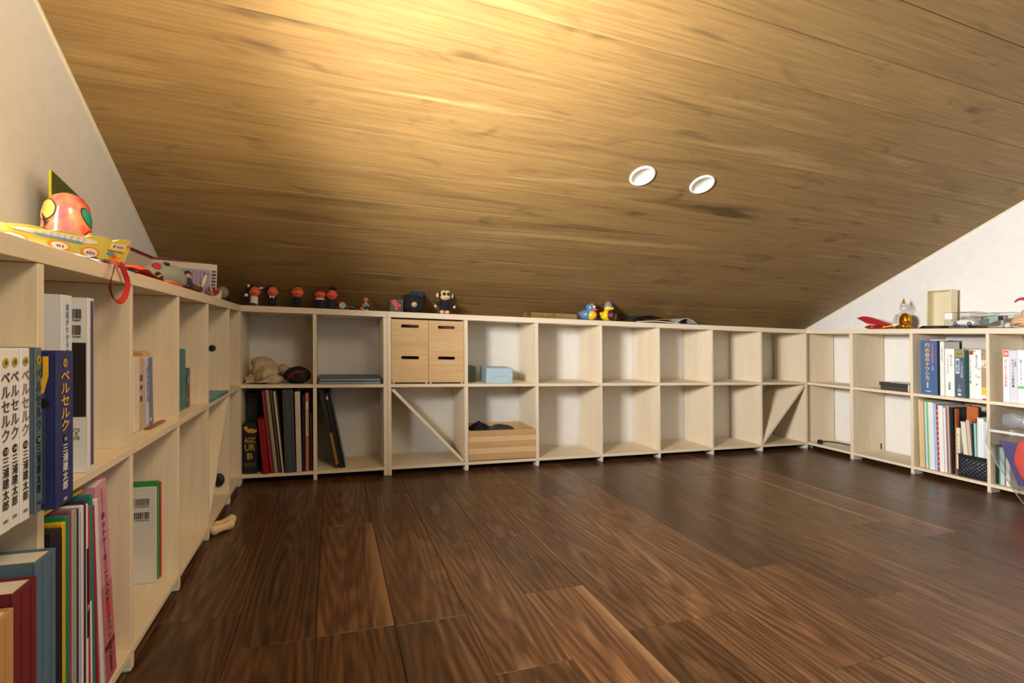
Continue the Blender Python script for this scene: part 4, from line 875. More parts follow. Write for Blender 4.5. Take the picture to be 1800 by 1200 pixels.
# red ribbon loop hanging over the edge
it = Item('ribbon_loop', 'red ribbon loop hanging over the front edge of the left shelf', 'ribbon', (.003, -1.150, ZT+.001), lean=True)
rp_ = [(-.03, -.012, .0045), (-.012, -.010, .005), (.002, -.010, .003), (.004, -.014, -.012), (.005, -.028, -.028), (.006, -.032, -.040), (.006, -.018, -.054), (.006, .004, -.056), (.006, .024, -.046), (.006, .036, -.026), (.005, .026, -.010), (.003, .012, .003), (-.012, .008, .005), (-.03, .006, .0045)]
def smooth(p, n=5):
    p = [Vector(x) for x in p]; o = []
    for i in range(len(p)-1):
        a, b, c, d = p[max(i-1, 0)], p[i], p[i+1], p[min(i+2, len(p)-1)]
        for k in range(n):
            t = k/n; o.append(.5*((2*b)+(c-a)*t+(2*a-5*b+4*c-d)*t*t+(3*b-a-3*c+d)*t**3))
    return o+[p[-1]]
sp = smooth(rp_); v = []; N = len(sp)
for i, p in enumerate(sp):
    d = (sp[min(i+1, N-1)]-sp[max(i-1, 0)]).normalized(); t = i/(N-1); tw_ = .35+1.0*math.sin(PI*t)
    if p.z > -.001 and p.x < .003: wv = Vector((0, 1, 0))*.0045
    else:
        side = d.cross(Vector((1, 0, 0))).normalized(); wv = (side*math.cos(tw_*.5)+Vector((1, 0, 0))*math.sin(tw_*.5))*.0042
        if wv.y < 0: wv = -wv
    v += [p-wv, p+wv]
rib = MB().add(v+[Vector(q)+Vector((.0007, 0, .0003)) for q in v], [(2*i, 2*i+1, 2*i+3, 2*i+2) for i in range(N-1)]+[(2*N+2*i, 2*N+2*i+2, 2*N+2*i+3, 2*N+2*i+1) for i in range(N-1)], True)
it.part('satin_strip', rib, C(196, 30, 40, .4))
# red cloth and pouch, pop-up book
it = Item('red_cloth', 'orange-red cloth strip lying along the left shelf edge', 'cloth', (-.022, -.985, ZT), lean=False)
it.part('cloth_strip', MB().grid(lambda u, v: (.012-.05*v+.004*math.sin(7*u), -.10+.30*u, .0008+(.017*math.sin(PI*min(1, u*1.15))**.8)*math.sin(PI*min(1, .25+.75*v))+.002*math.sin(18*u+4*v)), 30, 10), mat((228, 70, 44), .75, bump=.3))
it.part('maroon_lining', MB().grid(lambda u, v: (.010-.03*v, .16+.20*u, .0008+.010*math.sin(PI*u)*(1-v)+.003*math.sin(9*u)), 20, 6), C(110, 20, 34, .8))
it.part('orange_trim', MB().tube([(.012, .13, .004), (.013, .19, .006), (.013, .25, .003)], .003, 6), C(240, 130, 60, .7))
it = Item('plush_pouch', 'grey-green plush pouch with a stitched face lying behind the red cloth', 'plush toy', (-.082, -.61, ZT), lean=False)
it.part('plush_body', fold((0, 0, .030), (.050, .105, .036), 31, .02), mat((158, 166, 150), .9, bump=.5, bscale=120))
for y_, z_ in ((-.045, .060), (-.05, .030)): it.part('stitched_eye', MB().tube([(.018, y_-.012, z_+.004), (.024, y_-.012+.004, z_-.005), (.022, y_-.006, z_+.004), (.026, y_+.000, z_-.005), (.024, y_+.006, z_+.004)], .0016, 6), BLACK)
it.part('red_cheek', MB().sph((.012, -.085, .046), (.010, .012, .012)), C(190, 50, 60, .8))
it.part('dark_clip', MB().tube([(.02, -.16, .01), (.03, -.12, .022), (.02, -.10, .03)], .006, 8), C(50, 52, 40, .6)); it.part('cream_stick', MB().tube([(.045, -.22, .006), (.035, -.13, .026)], .0022, 6), C(230, 200, 180))
it = Item('pop_up_book', 'open pop-up book with a red top border standing on the left shelf near the corner', 'book', (-.155, -.425, ZT), lean=False)
P0, P1, P2 = Vector((0, 0, 0)), Vector((.152, .025, 0)), Vector((-.036, -.12, 0))
def page(Pa, Pb, ha, hb, m, name, z0=0, off=0):
    d = (Pb-Pa).normalized(); nn = Vector((d.y, -d.x, 0)); o = nn*off
    a0, b0, a1, b1 = Pa+o+Vector((0, 0, z0)), Pb+o+Vector((0, 0, z0)), Pa+o+Vector((0, 0, ha)), Pb+o+Vector((0, 0, hb)); t_ = -nn*.003
    return it.part(name, MB().add([a0, b0, b1, a1, a0+t_, b0+t_, b1+t_, a1+t_], [(0, 1, 2, 3), (7, 6, 5, 4), (3, 2, 6, 7), (1, 5, 6, 2), (0, 3, 7, 4), (0, 4, 5, 1)]), m)
page(P0, P1, .104, .0955, C(196, 186, 170), 'page'); page(P2, P0, .119, .104, C(186, 170, 156), 'page')
dd = (P1-P0).normalized(); nn = Vector((dd.y, -dd.x, 0))
def on(u, z, off=.001): return P0+dd*u+nn*off+Vector((0, 0, z))
def quad(u0, u1, z0, z1, m, name, off=.001, dz=0): it.part(name, MB().add([on(u0, z0, off), on(u1, z0, off), on(u1, z1+dz, off), on(u0, z1, off)], [(0, 1, 2, 3)]), m)
mar = C(112, 28, 42)
quad(.002, .152, .096, .1035, mar, 'red_border', dz=-.0084)
it.part('red_border', MB().add([P2+Vector((.0012, -.0008, .110)), P0+Vector((.0012, -.0008, .096)), P0+Vector((.0012, -.0008, .1035)), P2+Vector((.0012, -.0008, .1185))], [(0, 1, 2, 3)]), mar)
for k in range(6): quad(.141, .1515, .024+.0095*k, .024+.0095*k+.0058, (BLACK, mar)[k % 2], 'edge_stripe', .0014)
quad(.062, .138, .006, .078, C(150, 146, 176), 'picture_field', .0012)
for k in range(5): quad(.085+.009*k, .0865+.009*k, .03, .076, C(150, 60, 80), 'picture_stripe', .0016)
it.part('doll_hair', disc(on(.082, .062, .002), .010, right=dd), C(30, 28, 40)); it.part('doll_face', disc(on(.084, .058, .0024), .006, right=dd), C(214, 160, 140)); it.part('doll_dress', MB().add([on(.070, .03, .002), on(.10, .03, .002), on(.09, .052, .002), on(.078, .052, .002)], [(0, 1, 2, 3)]), C(52, 34, 52))
it.part('paper_feather', MB().tube([on(.118, .022, .006), on(.122, .045, .006), on(.128, .066, .004)], [.003, .0055, .002], 8), C(226, 214, 190)); it.part('blue_tassel', MB().sph(on(.129, .070, .004), (.006, .006, .006), 10, 6, noise=.06), C(150, 170, 200, .8))
it = Item('plush_shoes', 'pair of brown toy shoes in front of the pop-up book', 'toy', (-.020, -.50, ZT), lean=False)
for k, (y_, x_) in enumerate(((-.055, .0), (.0, -.02))): it.part('shoe', MB().sph((x_, y_, .012), (.015, .030, .0118), 14, 9, noise=.02, seed=k), C(84, 54, 44, .7)); it.part('shoe_lining', MB().sph((x_+.004, y_-.006, .018), (.009, .014, .007), 12, 7), C(170, 130, 100, .8))
it = Item('gift_bow', 'crimson and pink ribbon bow beside the pop-up book', 'bow', (-.014, -.395, ZT), lean=False)
for k in range(7): a = k*.9; it.part('bow_loop', MB().tube(smooth([(0, 0, .006), (.010*math.cos(a), .016*math.sin(a), .02+.006*(k % 3)), (.016*math.cos(a+.4), .026*math.sin(a+.4), .018), (.006*math.cos(a+.5), .012*math.sin(a+.5), .006)], 4), .0028, 6), C(*((170, 40, 70), (190, 90, 120), (206, 150, 130))[k % 3], .6))
it = Item('wooden_block', 'cream wooden round block at the end of the pop-up book', 'block', (-.016, -.335, ZT), lean=False); it.part('block_body', MB().lathe([(.0, 0), (.014, 0), (.015, .002), (.015, .024), (.013, .026), (0, .026)], 20, sy=1.5), C(220, 196, 156, .7))
it = Item('felt_bun', 'grey-beige bun-shaped felt ornament near the left shelf corner', 'ornament', (-.014, -.255, ZT), lean=False); it.part('bun_body', MB().sph((0, 0, .025), (.018, .026, .0195), 20, 12, noise=.01), mat((136, 122, 102), .95, bump=.6, bscale=200)); it.part('stalk', MB().lathe([(.003, 0), (.0025, .008)], 8), C(190, 170, 140)); it.part('dark_base', MB().lathe([(.010, 0), (.012, .004), (.008, .007)], 14), C(60, 50, 44))
it = Item('black_scarf', 'black knitted cloth heaped in the shelf-top corner', 'cloth', (-.05, -.085, ZT), lean=False); it.part('cloth_heap', fold((0, 0, .006), (.045, .075, .020), 41, .06), C(18, 18, 22, .95))

# ------------------------------------------------------------------ figures on the back shelf top
orange = mat((226, 98, 60), .6, name='orange_felt'); FY = .028
def doll(label, x, head_z, hr, bw_, bh_, body, extras, cat='finger puppet'):
    it = Item('finger_puppet', label, cat, (x, FY, ZT), lean=False, group='orange-headed finger puppets')
    it.part('body', MB().lathe([(bw_*.92, 0), (bw_, .004), (bw_, bh_*.8), (bw_*.8, bh_)], 18), body)
    it.part('head', MB().sph((0, 0, head_z), (hr, hr*.9, hr*1.08), 20, 14), orange)
    it.part('mouth', MB().tube([(-hr*.5, -hr*.80, head_z-hr*.25), (0, -hr*.93, head_z-hr*.42), (hr*.5, -hr*.80, head_z-hr*.25)], hr*.06, 6), C(90, 26, 20))
    it.part('nose', MB().sph((0, -hr*.93, head_z-.0005), (hr*.14, hr*.16, hr*.12), 8, 6), orange)
    for sx in (-1, 1): it.part('eye', MB().sph((sx*hr*.34, -hr*.82, head_z+hr*.26), hr*.08, 8, 6), BLACK); it.part('ear', MB().sph((sx*hr*.98, 0, head_z), (hr*.16, hr*.2, hr*.26), 8, 6), orange)
    for nm, mb, m in extras(hr, head_z): it.part(nm, mb, m)
    return it
bl = mat((20, 20, 24), .9, bump=.5, bscale=300); wf = C(224, 214, 196, .85); redb = mat((120, 32, 30), .9, bump=.5)
cap = lambda hr, hz, m, k=.35: ('hair_cap', MB().sph((0, hr*.12, hz+hr*k), (hr*1.04, hr*1.0, hr*.92), 18, 10), m)
doll('orange-headed puppet with white horns and a cream body, leftmost of the row', .040, .052, .0195, .014, .036, wf, lambda r_, z: [('hair', MB().sph((-.006, .006, z+.004), (r_*1.08, r_, r_*1.05), 16, 10), bl), ('horn', MB().tube([(-.014, 0, z+.012), (-.020, 0, z+.020), (-.022, 0, z+.027)], [.004, .005, .003], 8), wf), ('horn', MB().tube([(.014, 0, z+.012), (.022, 0, z+.016), (.029, 0, z+.017)], [.003, .004, .002], 8), wf), ('white_fist', MB().sph((-.026, -.008, z-.014), .007, 10, 8, noise=.05), wf), ('dark_arm', MB().tube([(-.012, -.012, z-.030), (-.022, -.012, z-.026), (-.027, -.008, z-.020)], .005, 8), bl), ('shoe', MB().sph((-.004, -.016, .005), (.018, .010, .005), 12, 6), C(70, 36, 30))])
doll('orange-headed puppet with long black hair and a white bow tie', .102, .056, .0185, .0145, .040, bl, lambda r_, z: [('hair', MB().sph((-.006, .008, z+.004), (r_*1.12, r_, r_*1.12), 16, 10), bl), ('hair_lock', MB().sph((-.014, .004, z-.012), (.008, .010, .016), 10, 8), bl), ('bow_tie', MB().add([(0, -.0155, .036), (-.008, -.0155, .041), (-.008, -.0155, .031), (.008, -.0155, .041), (.008, -.0155, .031)], [(0, 1, 2), (0, 4, 3)]), WHITE)])
doll('orange-headed puppet with a tall red mohawk', .189, .058, .0205, .0145, .042, bl, lambda r_, z: [('mohawk', MB().tube([(0, .002, z+r_*.9), (0, .002, z+r_*1.25), (0, .003, z+r_*1.75)], [.007, .006, .003], 10), redb), ('dark_brow', MB().tube([(-.007, -.017, z+.011), (.007, -.017, z+.011)], .0012, 6), BLACK)])
doll('orange-headed puppet with a rust-red knitted cap and white collar', .270, .055, .0185, .0165, .036, C(28, 30, 56, .9), lambda r_, z: [('cap', MB().sph((0, .002, z+r_*.62), (r_*.95, r_*.95, r_*.62), 16, 10, noise=.02), redb), ('collar', MB().lathe([(.0165, .034), (.018, .037), (.016, .040)], 18), wf)])
doll('orange-headed puppet with a black hair bun and a dark green body', .313, .056, .019, .0165, .037, C(36, 44, 38, .9), lambda r_, z: [('hair_bun', MB().sph((.003, .002, z+r_*1.22), (.0125, .012, .0105), 14, 10, noise=.03), bl)])
it = Item('tape_roll', 'small pink paper roll with a mint end lying between puppets', 'roll', (.3495, .022, ZT), lean=False, rz=.3)
it.part('roll_body', MB().lathe([(.014, -.012), (.0148, -.010), (.0148, .014), (.013, .016)], 22, (0, 0, .0155), axis='y'), C(186, 70, 96)); it.part('mint_end', MB().lathe([(.0125, -.0128), (.011, -.0132), (.001, -.0132)], 22, (0, 0, .0155), axis='y'), C(150, 200, 176)); it.part('end_swirl', disc((0, -.0138, .0155), .006), C(110, 160, 140)); it.part('end_swirl', disc((0, -.0141, .0155), .0035), C(150, 200, 176)); it.part('red_end', MB().sph((-.006, .016, .022), (.010, .008, .010), 12, 8), C(170, 40, 56))
it = Item('toy_beetle', 'small dark toy beetle with red and white dots on the shelf top', 'toy', (.387, .022, ZT), lean=False); it.part('shell', MB().sph((0, 0, .009), (.012, .010, .0088), 14, 8), C(40, 30, 30)); it.part('head', MB().sph((-.013, -.003, .007), .0058, 10, 7), C(150, 40, 44)); it.part('feeler', MB().tube([(-.016, -.004, .010), (-.019, -.008, .016)], .0008, 5), WHITE); it.part('tail_bead', MB().sph((.014, 0, .0062), .006, 10, 7), C(90, 30, 30))
for q in ((-.004, -.0085, .013), (.004, -.0088, .011)): it.part('dot', MB().sph(q, .0018, 7, 5), WHITE)
it = Item('figurine', 'small boy figurine with an orange face and pale blue shirt', 'figurine', (.441, .024, ZT), lean=False); sk = C(212, 112, 76, .5)
it.part('head', MB().sph((0, 0, .043), (.0095, .009, .0115), 14, 10), sk); it.part('hair', MB().sph((0, .003, .048), (.0098, .0088, .0085), 12, 8), C(120, 60, 40)); it.part('shirt', MB().lathe([(.006, .014), (.0095, .017), (.0095, .026), (.004, .033)], 14), C(150, 196, 206))
for sx in (-1, 1): it.part('arm', MB().tube([(sx*.008, -.001, .028), (sx*.013, -.004, .021), (sx*.011, -.009, .015)], .0027, 7), sk); it.part('leg', MB().tube([(sx*.005, 0, .015), (sx*.0055, -.002, .003)], .0035, 7), C(60, 40, 36)); it.part('shoe', MB().sph((sx*.006, -.004, .003), (.004, .006, .003), 8, 5), WHITE); it.part('ear', MB().sph((sx*.0095, 0, .043), (.002, .002, .003), 7, 5), sk); it.part('eye', MB().sph((sx*.0035, -.0082, .045), .0012, 6, 4), BLACK)
it.part('orange_ball', MB().sph((-.014, -.006, .0072), .007, 10, 7), C(226, 110, 60)); it.part('dark_sash', MB().tube([(-.008, -.007, .028), (0, -.0105, .022), (.006, -.008, .014)], .0018, 6), BLACK)
it = Item('toy_shrub', 'tiny dark green toy bush beside the boy figurine', 'toy', (.4655, .024, ZT), lean=False); it.part('leaf_ball', MB().sph((0, 0, .010), (.009, .009, .0098), 14, 9, noise=.05), C(20, 60, 40)); it.part('trunk', MB().lathe([(.003, 0), (.002, .004)], 8), C(60, 40, 30))
it = Item('clear_case', 'small clear plastic case holding a pink paper dinosaur shape', 'case', (.535, .012, ZT), lean=False)
it.part('case_shell', MB().box(0, .050, 0, .03, 0, .053, .001), CLEAR); it.part('backing_card', MB().box(.002, .048, .024, .026, .002, .051), C(60, 66, 68)); pk = C(214, 84, 96, .6)
for q, r_ in (((.018, .021, .040), (.013, .003, .010)), ((.026, .021, .030), (.014, .003, .010)), ((.042, .021, .026), (.006, .003, .007)), ((.028, .021, .014), (.008, .003, .009))): it.part('pink_shape', MB().sph(q, r_, 12, 8), pk)
it.part('side_edge', MB().box(.0485, .0495, .0, .001, .001, .052), C(170, 200, 196, .3))
it = Item('bear_plush', 'black plush bear head with a cream muzzle and a flat navy cap', 'plush toy', (.637, .045, ZT), lean=False); bk = mat((26, 26, 30), .95, bump=.8, bscale=250)
it.part('head', MB().sph((0, 0, .041), (.046, .030, .0405), 24, 14), bk); it.part('muzzle', MB().sph((-.004, -.027, .033), (.0125, .010, .0115), 16, 10), C(206, 184, 140, .8)); it.part('mouth', MB().tube([(-.010, -.0365, .031), (-.004, -.0375, .029), (.003, -.0365, .031)], .0008, 6), C(70, 50, 40))
for sx in (-1, 1): it.part('eye', MB().sph((-.004+sx*.007, -.0285, .051), .0016, 8, 6), C(120, 120, 120)); it.part('ear', MB().sph((sx*.036, .004, .064), (.012, .008, .012), 12, 8), bk)
it.part('cap', MB().box(-.020, .036, -.016, .02, .066, .093, .003), C(34, 40, 60, .8)); 
it = Item('monkey_plush', 'black plush monkey with a cream face standing beside the bear head', 'plush toy', (.762, .032, ZT), lean=False); cr = mat((222, 196, 146), .9, bump=.4, bscale=250); bk2 = mat((26, 26, 38), .95, bump=.6, bscale=250)
it.part('body', MB().lathe([(.012, .014), (.021, .016), (.022, .034), (.018, .054), (.010, .058)], 18, sy=.8), bk2); it.part('head', MB().sph((0, 0, .080), (.028, .023, .027), 20, 14), bk2)
it.part('face', MB().sph((-.0075, -.012, .084), (.014, .0135, .017), 14, 10), cr); it.part('face', MB().sph((.0075, -.012, .084), (.014, .0135, .017), 14, 10), cr); it.part('face', MB().sph((0, -.012, .070), (.022, .015, .013), 16, 10), cr)
for sx in (-1, 1):
    it.part('ear', MB().sph((sx*.030, 0, .078), (.008, .005, .010), 12, 8), cr); it.part('eye', MB().sph((sx*.009, -.0245, .083), (.0062, .0025, .0062), 12, 8), WHITE); it.part('eye_ring', MB().lathe([(.0062, -.0268), (.0070, -.0262), (.0062, -.0255)], 16, (sx*.009, 0, .083), axis='y'), BLACK); it.part('pupil', MB().sph((sx*.009-.001, -.0268, .083), .0022, 8, 6), BLACK)
    it.part('arm', MB().tube([(sx*.016, -.002, .048), (sx*.027, -.006, .042), (sx*.036, -.009, .034)], [.008, .007, .006], 10), bk2); it.part('hand', MB().sph((sx*.040, -.010, .031), (.0062, .006, .0068), 10, 8), cr); it.part('foot', MB().sph((sx*.011, -.006, .0085), (.0105, .012, .0083), 12, 8), cr); it.part('leg', MB().tube([(sx*.011, 0, .022), (sx*.011, -.001, .010)], .010, 10), bk2)
it.part('mouth', MB().tube([(-.012, -.0245, .066), (0, -.0275, .0645), (.012, -.0245, .066)], .0008, 6), C(130, 80, 60)); it.part('hair_tuft', MB().sph((0, -.010, .101), (.012, .010, .008), 12, 8), bk2)
for k, (x, w_, lab) in enumerate(((1.152, .112, 'left of two woven straw mats folded flat on the shelf top'), (1.2665, .112, 'right, paler of two woven straw mats on the shelf top'))):
    it = Item('straw_mat', lab, 'mat', (x, .012, ZT), lean=False, group='folded straw mats'); sm_ = mat((226, 196, 134) if k == 0 else (236, 212, 156), .9, bump=1.0, bscale=500)
    for j in range(3): it.part('straw_layer', MB().grid(lambda u, v, j=j: (w_*u, .004+.10*(.5-.5*math.cos(2*PI*v))*(1 if v < .5 else 1), .0035+.0085*j+.0034*math.sin(2*PI*v)+.0012*math.sin(60*u+j)*.8), 40, 16), sm_)
    for j in range(14): it.part('straw_stitch', MB().tube([(.004+.0078*j, .0025, .002), (.007+.0078*j, .0018, .013), (.004+.0078*j, .0025, .024)], .0009, 5), C(206, 170, 104, .9))
# ducks
def duck(label, x, body, belly, cap_, helm):
    it = Item('rubber_duck', label, 'toy duck', (x, .035, ZT), lean=False, rz=-.35 if not helm else .25, group='costumed rubber ducks')
    it.part('body', MB().sph((0, 0, .026), (.040 if not helm else .036, .032, .0255), 20, 12), body); it.part('head', MB().sph((.012 if not helm else -.004, -.012, .056), (.021, .020, .019), 18, 12), body if not helm else belly)
    it.part('bill', MB().sph((.030 if not helm else -.016, -.026, .050), (.012, .010, .0042), 12, 8), C(236, 96, 30, .3)); it.part('bill', MB().sph((.028 if not helm else -.015, -.026, .046), (.010, .009, .003), 12, 8), C(220, 80, 30, .3))
    it.part('belly', MB().sph((.016 if not helm else .016, -.010, .024), (.026, .026, .023), 16, 10), belly)
    it.part('tail', MB().tube([(-.034, .004, .030), (-.042, .005, .038)], [.010, .003], 8), body)
    hx = .012 if not helm else -.004
    for sx in (-1, 1): it.part('eye', MB().sph((hx+.010*sx+.004, -.0285, .060), (.004, .0022, .0045), 10, 6), WHITE); it.part('pupil', MB().sph((hx+.010*sx+.004, -.0305, .060), .0018, 7, 5), BLACK)
    return it
d1 = duck('blue-grey rubber duck with a yellow belly, left of the pair', 1.444, C(92, 130, 168, .25), C(240, 190, 50, .25), None, False); d1.part('white_brow', MB().sph((.024, -.022, .063), (.010, .008, .006), 10, 7), WHITE); d1.part('hood', MB().sph((.010, -.006, .062), (.021, .019, .0155), 16, 10), C(96, 134, 170, .25)); d1.part('gold_badge', MB().sph((.016, -.022, .074), .0045, 8, 6), C(206, 170, 50, .3))
d2 = duck('yellow rubber duck with a grey helmet and a round black and red shield', 1.548, C(236, 200, 20, .25), C(246, 206, 40, .25), None, True); d2.part('helmet', MB().lathe([(.021, .058), (.0215, .064), (.017, .082), (.010, .092), (.001, .095)], 18, (-.002, -.008, 0)), C(128, 132, 138, .35)); 
for r_, m_, y_ in ((.025, BLACK, -.040), (.020, C(120, 36, 40), -.0415), (.014, BLACK, -.0428), (.009, C(150, 150, 156), -.0440), (.005, BLACK, -.0452)): d2.part('shield_ring', MB().lathe([(r_, 0), (r_, .0035), (r_*.9, .004)], 24, (-.010, y_, .0262), axis='y'), m_)
# papers
for k, (lab, x0, x1, y0, z0, th, col, bend) in enumerate((('navy paper folder arched on the pile of papers', 1.66, 1.926, .03, .008, .0025, (38, 48, 62), .028), ('white printed sheet at the bottom of the paper pile', 1.69, 1.94, .004, .0004, .003, (224, 222, 216), .006), ('dark blue booklet sticking out on the right of the paper pile', 1.93, 2.13, .012, .0004, .003, (58, 70, 86), 0), ('crumpled grey sheet on the right of the paper pile', 1.93, 2.06, .016, .0045, .002, (212, 206, 200), .024), ('orange leaflet inside the paper pile', 1.80, 1.91, .008, .0122, .002, (236, 160, 50), .006))):
    it = Item('paper_sheet', lab, 'paper', (x0, y0, ZT), lean=False); n_ = 24
    def fn(u, v, th=0): 
        if bend > .02: h = bend*math.sin(PI*min(1, u*1.05))*(.8+.2*math.sin(3*u))
        elif bend > .01: h = bend*u*u+.002*math.sin(12*u)
        else: h = bend*math.sin(PI*u)
        return ((x1-x0)*u, .10*v, z0+h+th)
    mb = MB().grid(lambda u, v: fn(u, v), n_, 3).grid(lambda u, v: fn(u, v, th), n_, 3); m_ = len(mb.v)//2
    mb.add([fn(i/n_, 0) for i in range(n_+1)]+[fn(i/n_, 0, th) for i in range(n_+1)], [(i, i+1, n_+1+i+1, n_+1+i) for i in range(n_)])
    it.part('paper', mb, C(*col, .6))

# ------------------------------------------------------------------ things on top of the right shelf
it = Item('toy_plane', 'dark red folded toy plane with orange and white tail on the right shelf top', 'toy plane', (W+.080, -.335, ZT), rz=-PI/2, lean=False); rd = C(168, 30, 34, .4)
it.part('wing', MB().prism([(-.095, .058), (-.060, .066), (-.028, .060), (.075, .022), (.055, .014), (-.04, .028)], (0, -.01, 0), (1, 0, 0), (0, 0, 1), .020), rd)
it.part('fuselage', MB().tube([(-.058, 0, .010), (-.03, 0, .012), (.03, 0, .012), (.07, 0, .016)], [.004, .010, .009, .004], 10), C(150, 30, 34, .4)); it.part('nose_cone', MB().tube([(-.07, -.004, .012), (-.045, -.004, .012), (-.02, -.004, .010)], [.002, .011, .009], 10), rd)
it.part('strut', MB().tube([(-.02, -.002, .030), (.035, -.006, .004)], .003, 6), C(120, 40, 40)); it.part('strut', MB().tube([(-.005, -.002, .03), (.0, -.004, .008)], .002, 6), C(210, 200, 196)); it.part('orange_tail', MB().prism([(.030, .006), (.075, .012), (.082, .020), (.050, .026)], (0, -.016, 0), (1, 0, 0), (0, 0, 1), .012), C(232, 160, 50, .5)); it.part('white_tip', MB().prism([(.078, .012), (.105, .020), (.100, .028), (.080, .026)], (0, -.016, 0), (1, 0, 0), (0, 0, 1), .010), C(236, 224, 206, .5))
it = Item('buddha_statue', 'small seated Buddha statue in clear resin with a gold half', 'statue', (W+.115, -.424, ZT), rz=-PI/2, lean=False); gd = mat((236, 170, 40), .12, metal=.95); cl2 = clear('statue_resin', .25, (.97, .97, .97), .04)
it.part('gold_base', MB().sph((.0, 0, .010), (.040, .024, .010), 22, 10), gd); it.part('gold_torso', MB().sph((.010, -.003, .044), (.026, .022, .036), 20, 14), gd); it.part('gold_leg', MB().tube([(.034, -.004, .013), (.0, -.022, .016), (-.034, -.008, .026)], [.010, .011, .007], 10), gd)
it.part('clear_shoulder', MB().sph((-.012, 0, .050), (.024, .02, .032), 18, 12), cl2); it.part('clear_arm', MB().tube([(-.026, -.002, .07), (-.036, -.004, .045), (-.030, -.012, .022)], [.008, .009, .008], 10), cl2); it.part('neck', MB().lathe([(.011, .076), (.009, .086)], 14), cl2)
it.part('head', MB().sph((0, 0, .105), (.0165, .0165, .0225), 18, 14), cl2); it.part('hair_cap', MB().sph((0, .002, .119), (.0155, .0155, .012), 16, 10), cl2); it.part('gold_flame', MB().lathe([(.006, .126), (.0065, .131), (.003, .142), (.0008, .152)], 14), gd)
for sx in (-1, 1): it.part('ear', MB().sph((sx*.0165, 0, .100), (.003, .004, .010), 8, 6), cl2)
it.part('nose', MB().sph((0, -.0165, .103), (.0025, .003, .005), 8, 6), cl2)
it = Item('shadow_box', 'tall clear box frame with a beige linen back leaning near the right wall', 'frame', (W+.152, -.500, ZT), rz=-PI/2, lean=False); bg = 0
for b in ((0, .1, .0, .045, 0, .005), (0, .1, 0, .045, .178, .183), (0, .005, 0, .045, .005, .178), (.095, .1, 0, .045, .005, .178)): it.part('frame_side', MB().box(*b, c=.0006), C(228, 214, 176, .4))
it.part('linen_back', MB().box(.005, .095, .038, .042, .005, .178), mat((240, 228, 194), .85, bump=.6, bscale=500)); it.part('clear_front', MB().box(.005, .095, .002, .0035, .005, .178), CLEAR); it.part('inner_border', MB().box(.009, .010, .036, .038, .01, .173).box(.09, .091, .036, .038, .01, .173).box(.009, .091, .036, .038, .172, .173), C(190, 170, 120))
it = Item('name_plate', 'slanted black nameplate with fine gold lettering, left of the car case', 'plate', (W+.018, -.545, ZT), rz=-PI/2, lean=False)
it.part('plate_body', MB().add([(0, 0, 0), (.102, 0, 0), (.102, .05, 0), (0, .05, 0), (.012, .012, .013), (.102, .012, .013), (.102, .05, .013), (.012, .05, .013)], [(0, 3, 2, 1), (4, 5, 6, 7), (0, 1, 5, 4), (1, 2, 6, 5), (2, 3, 7, 6), (3, 0, 4, 7)]), C(22, 22, 24, .3)); it.text('SPECIAL COLLECTION MODEL', (.06, .0052, .0078), .0024, .066, C(170, 160, 130), up=(0, .68, .73)); it.text('limited', (.07, .0022, .0042), .0018, .022, C(170, 160, 130), up=(0, .68, .73))
it = Item('display_case', 'clear acrylic case on a black base holding a white model car', 'display case', (W+.018, -.6485, ZT), rz=-PI/2, lean=False)
it.part('black_base', MB().box(0, .115, 0, .075, 0, .011, .001), C(20, 20, 22, .3)); it.text('MODEL CAR COLLECTION', (.055, -.0006, .0055), .003, .07, C(190, 190, 190))
for b in ((.0, .0012, .0, .075, .011, .068), (.1138, .115, .0, .075, .011, .068), (.0012, .1138, 0, .0012, .011, .068), (.0012, .1138, .0738, .075, .011, .068), (0, .115, 0, .075, .068, .0692)): it.part('acrylic_wall', MB().box(*b), CLEAR)
it.part('white_sticker', MB().box(.002, .030, .0014, .0018, .040, .066), mat((252, 252, 252), .6))
it = Item('model_car', 'white model sports car inside the clear acrylic case', 'model car', (W+.052, -.706, ZT+.0115), rz=-PI/2, lean=False); wp = mat((242, 242, 242), .15, coat=.6)
prof = [(-.040, .006), (-.042, .011), (-.036, .0165), (-.020, .0195), (-.006, .0275), (.010, .0282), (.026, .0225), (.038, .0195), (.042, .013), (.041, .006)]
mb = MB(); v = []
for y_, k in ((-.017, .86), (-.0145, 1), (.0145, 1), (.017, .86)):
    for x, z in prof: v.append((x*(.97 if k < 1 else 1), y_, .006+(z-.006)*k))
n = len(prof); f = [(j*n+i, j*n+i+1, (j+1)*n+i+1, (j+1)*n+i) for j in range(3) for i in range(n-1)]+[tuple(range(n)), tuple(range(3*n, 4*n))[::-1]]
it.part('car_body', mb.add(v, f), wp); it.part('car_window', MB().prism([(-.014, .0205), (-.004, .0265), (.009, .0270), (.020, .0222)], (0, -.0152, 0), (1, 0, 0), (0, 0, 1), .001), C(20, 22, 26, .1)); it.part('roof_glass', MB().box(-.006, .010, -.011, .011, .0283, .0288), C(20, 22, 26, .1)); it.part('tail_lamp', MB().box(-.0425, -.041, -.0145, -.006, .0115, .0135), C(190, 60, 50)); 
for x in (-.025, .026): it.part('wheel', MB().lathe([(.0072, -.0185), (.0082, -.0175), (.0082, -.0125), (.007, -.012)], 20, (x, 0, .0085), axis='y'), BLACK); it.part('rim', MB().lathe([(.0054, -.0187), (.0048, -.0192), (.0016, -.0188)], 12, (x, 0, .0085), axis='y'), C(150, 150, 154, .3))
it = Item('display_case', 'second clear case with a grey toy vehicle, behind the white car', 'display case', (W+.095, -.700, ZT), rz=-PI/2, lean=False)
it.part('black_base', MB().box(0, .150, 0, .06, 0, .006, .001), C(26, 26, 28, .3))
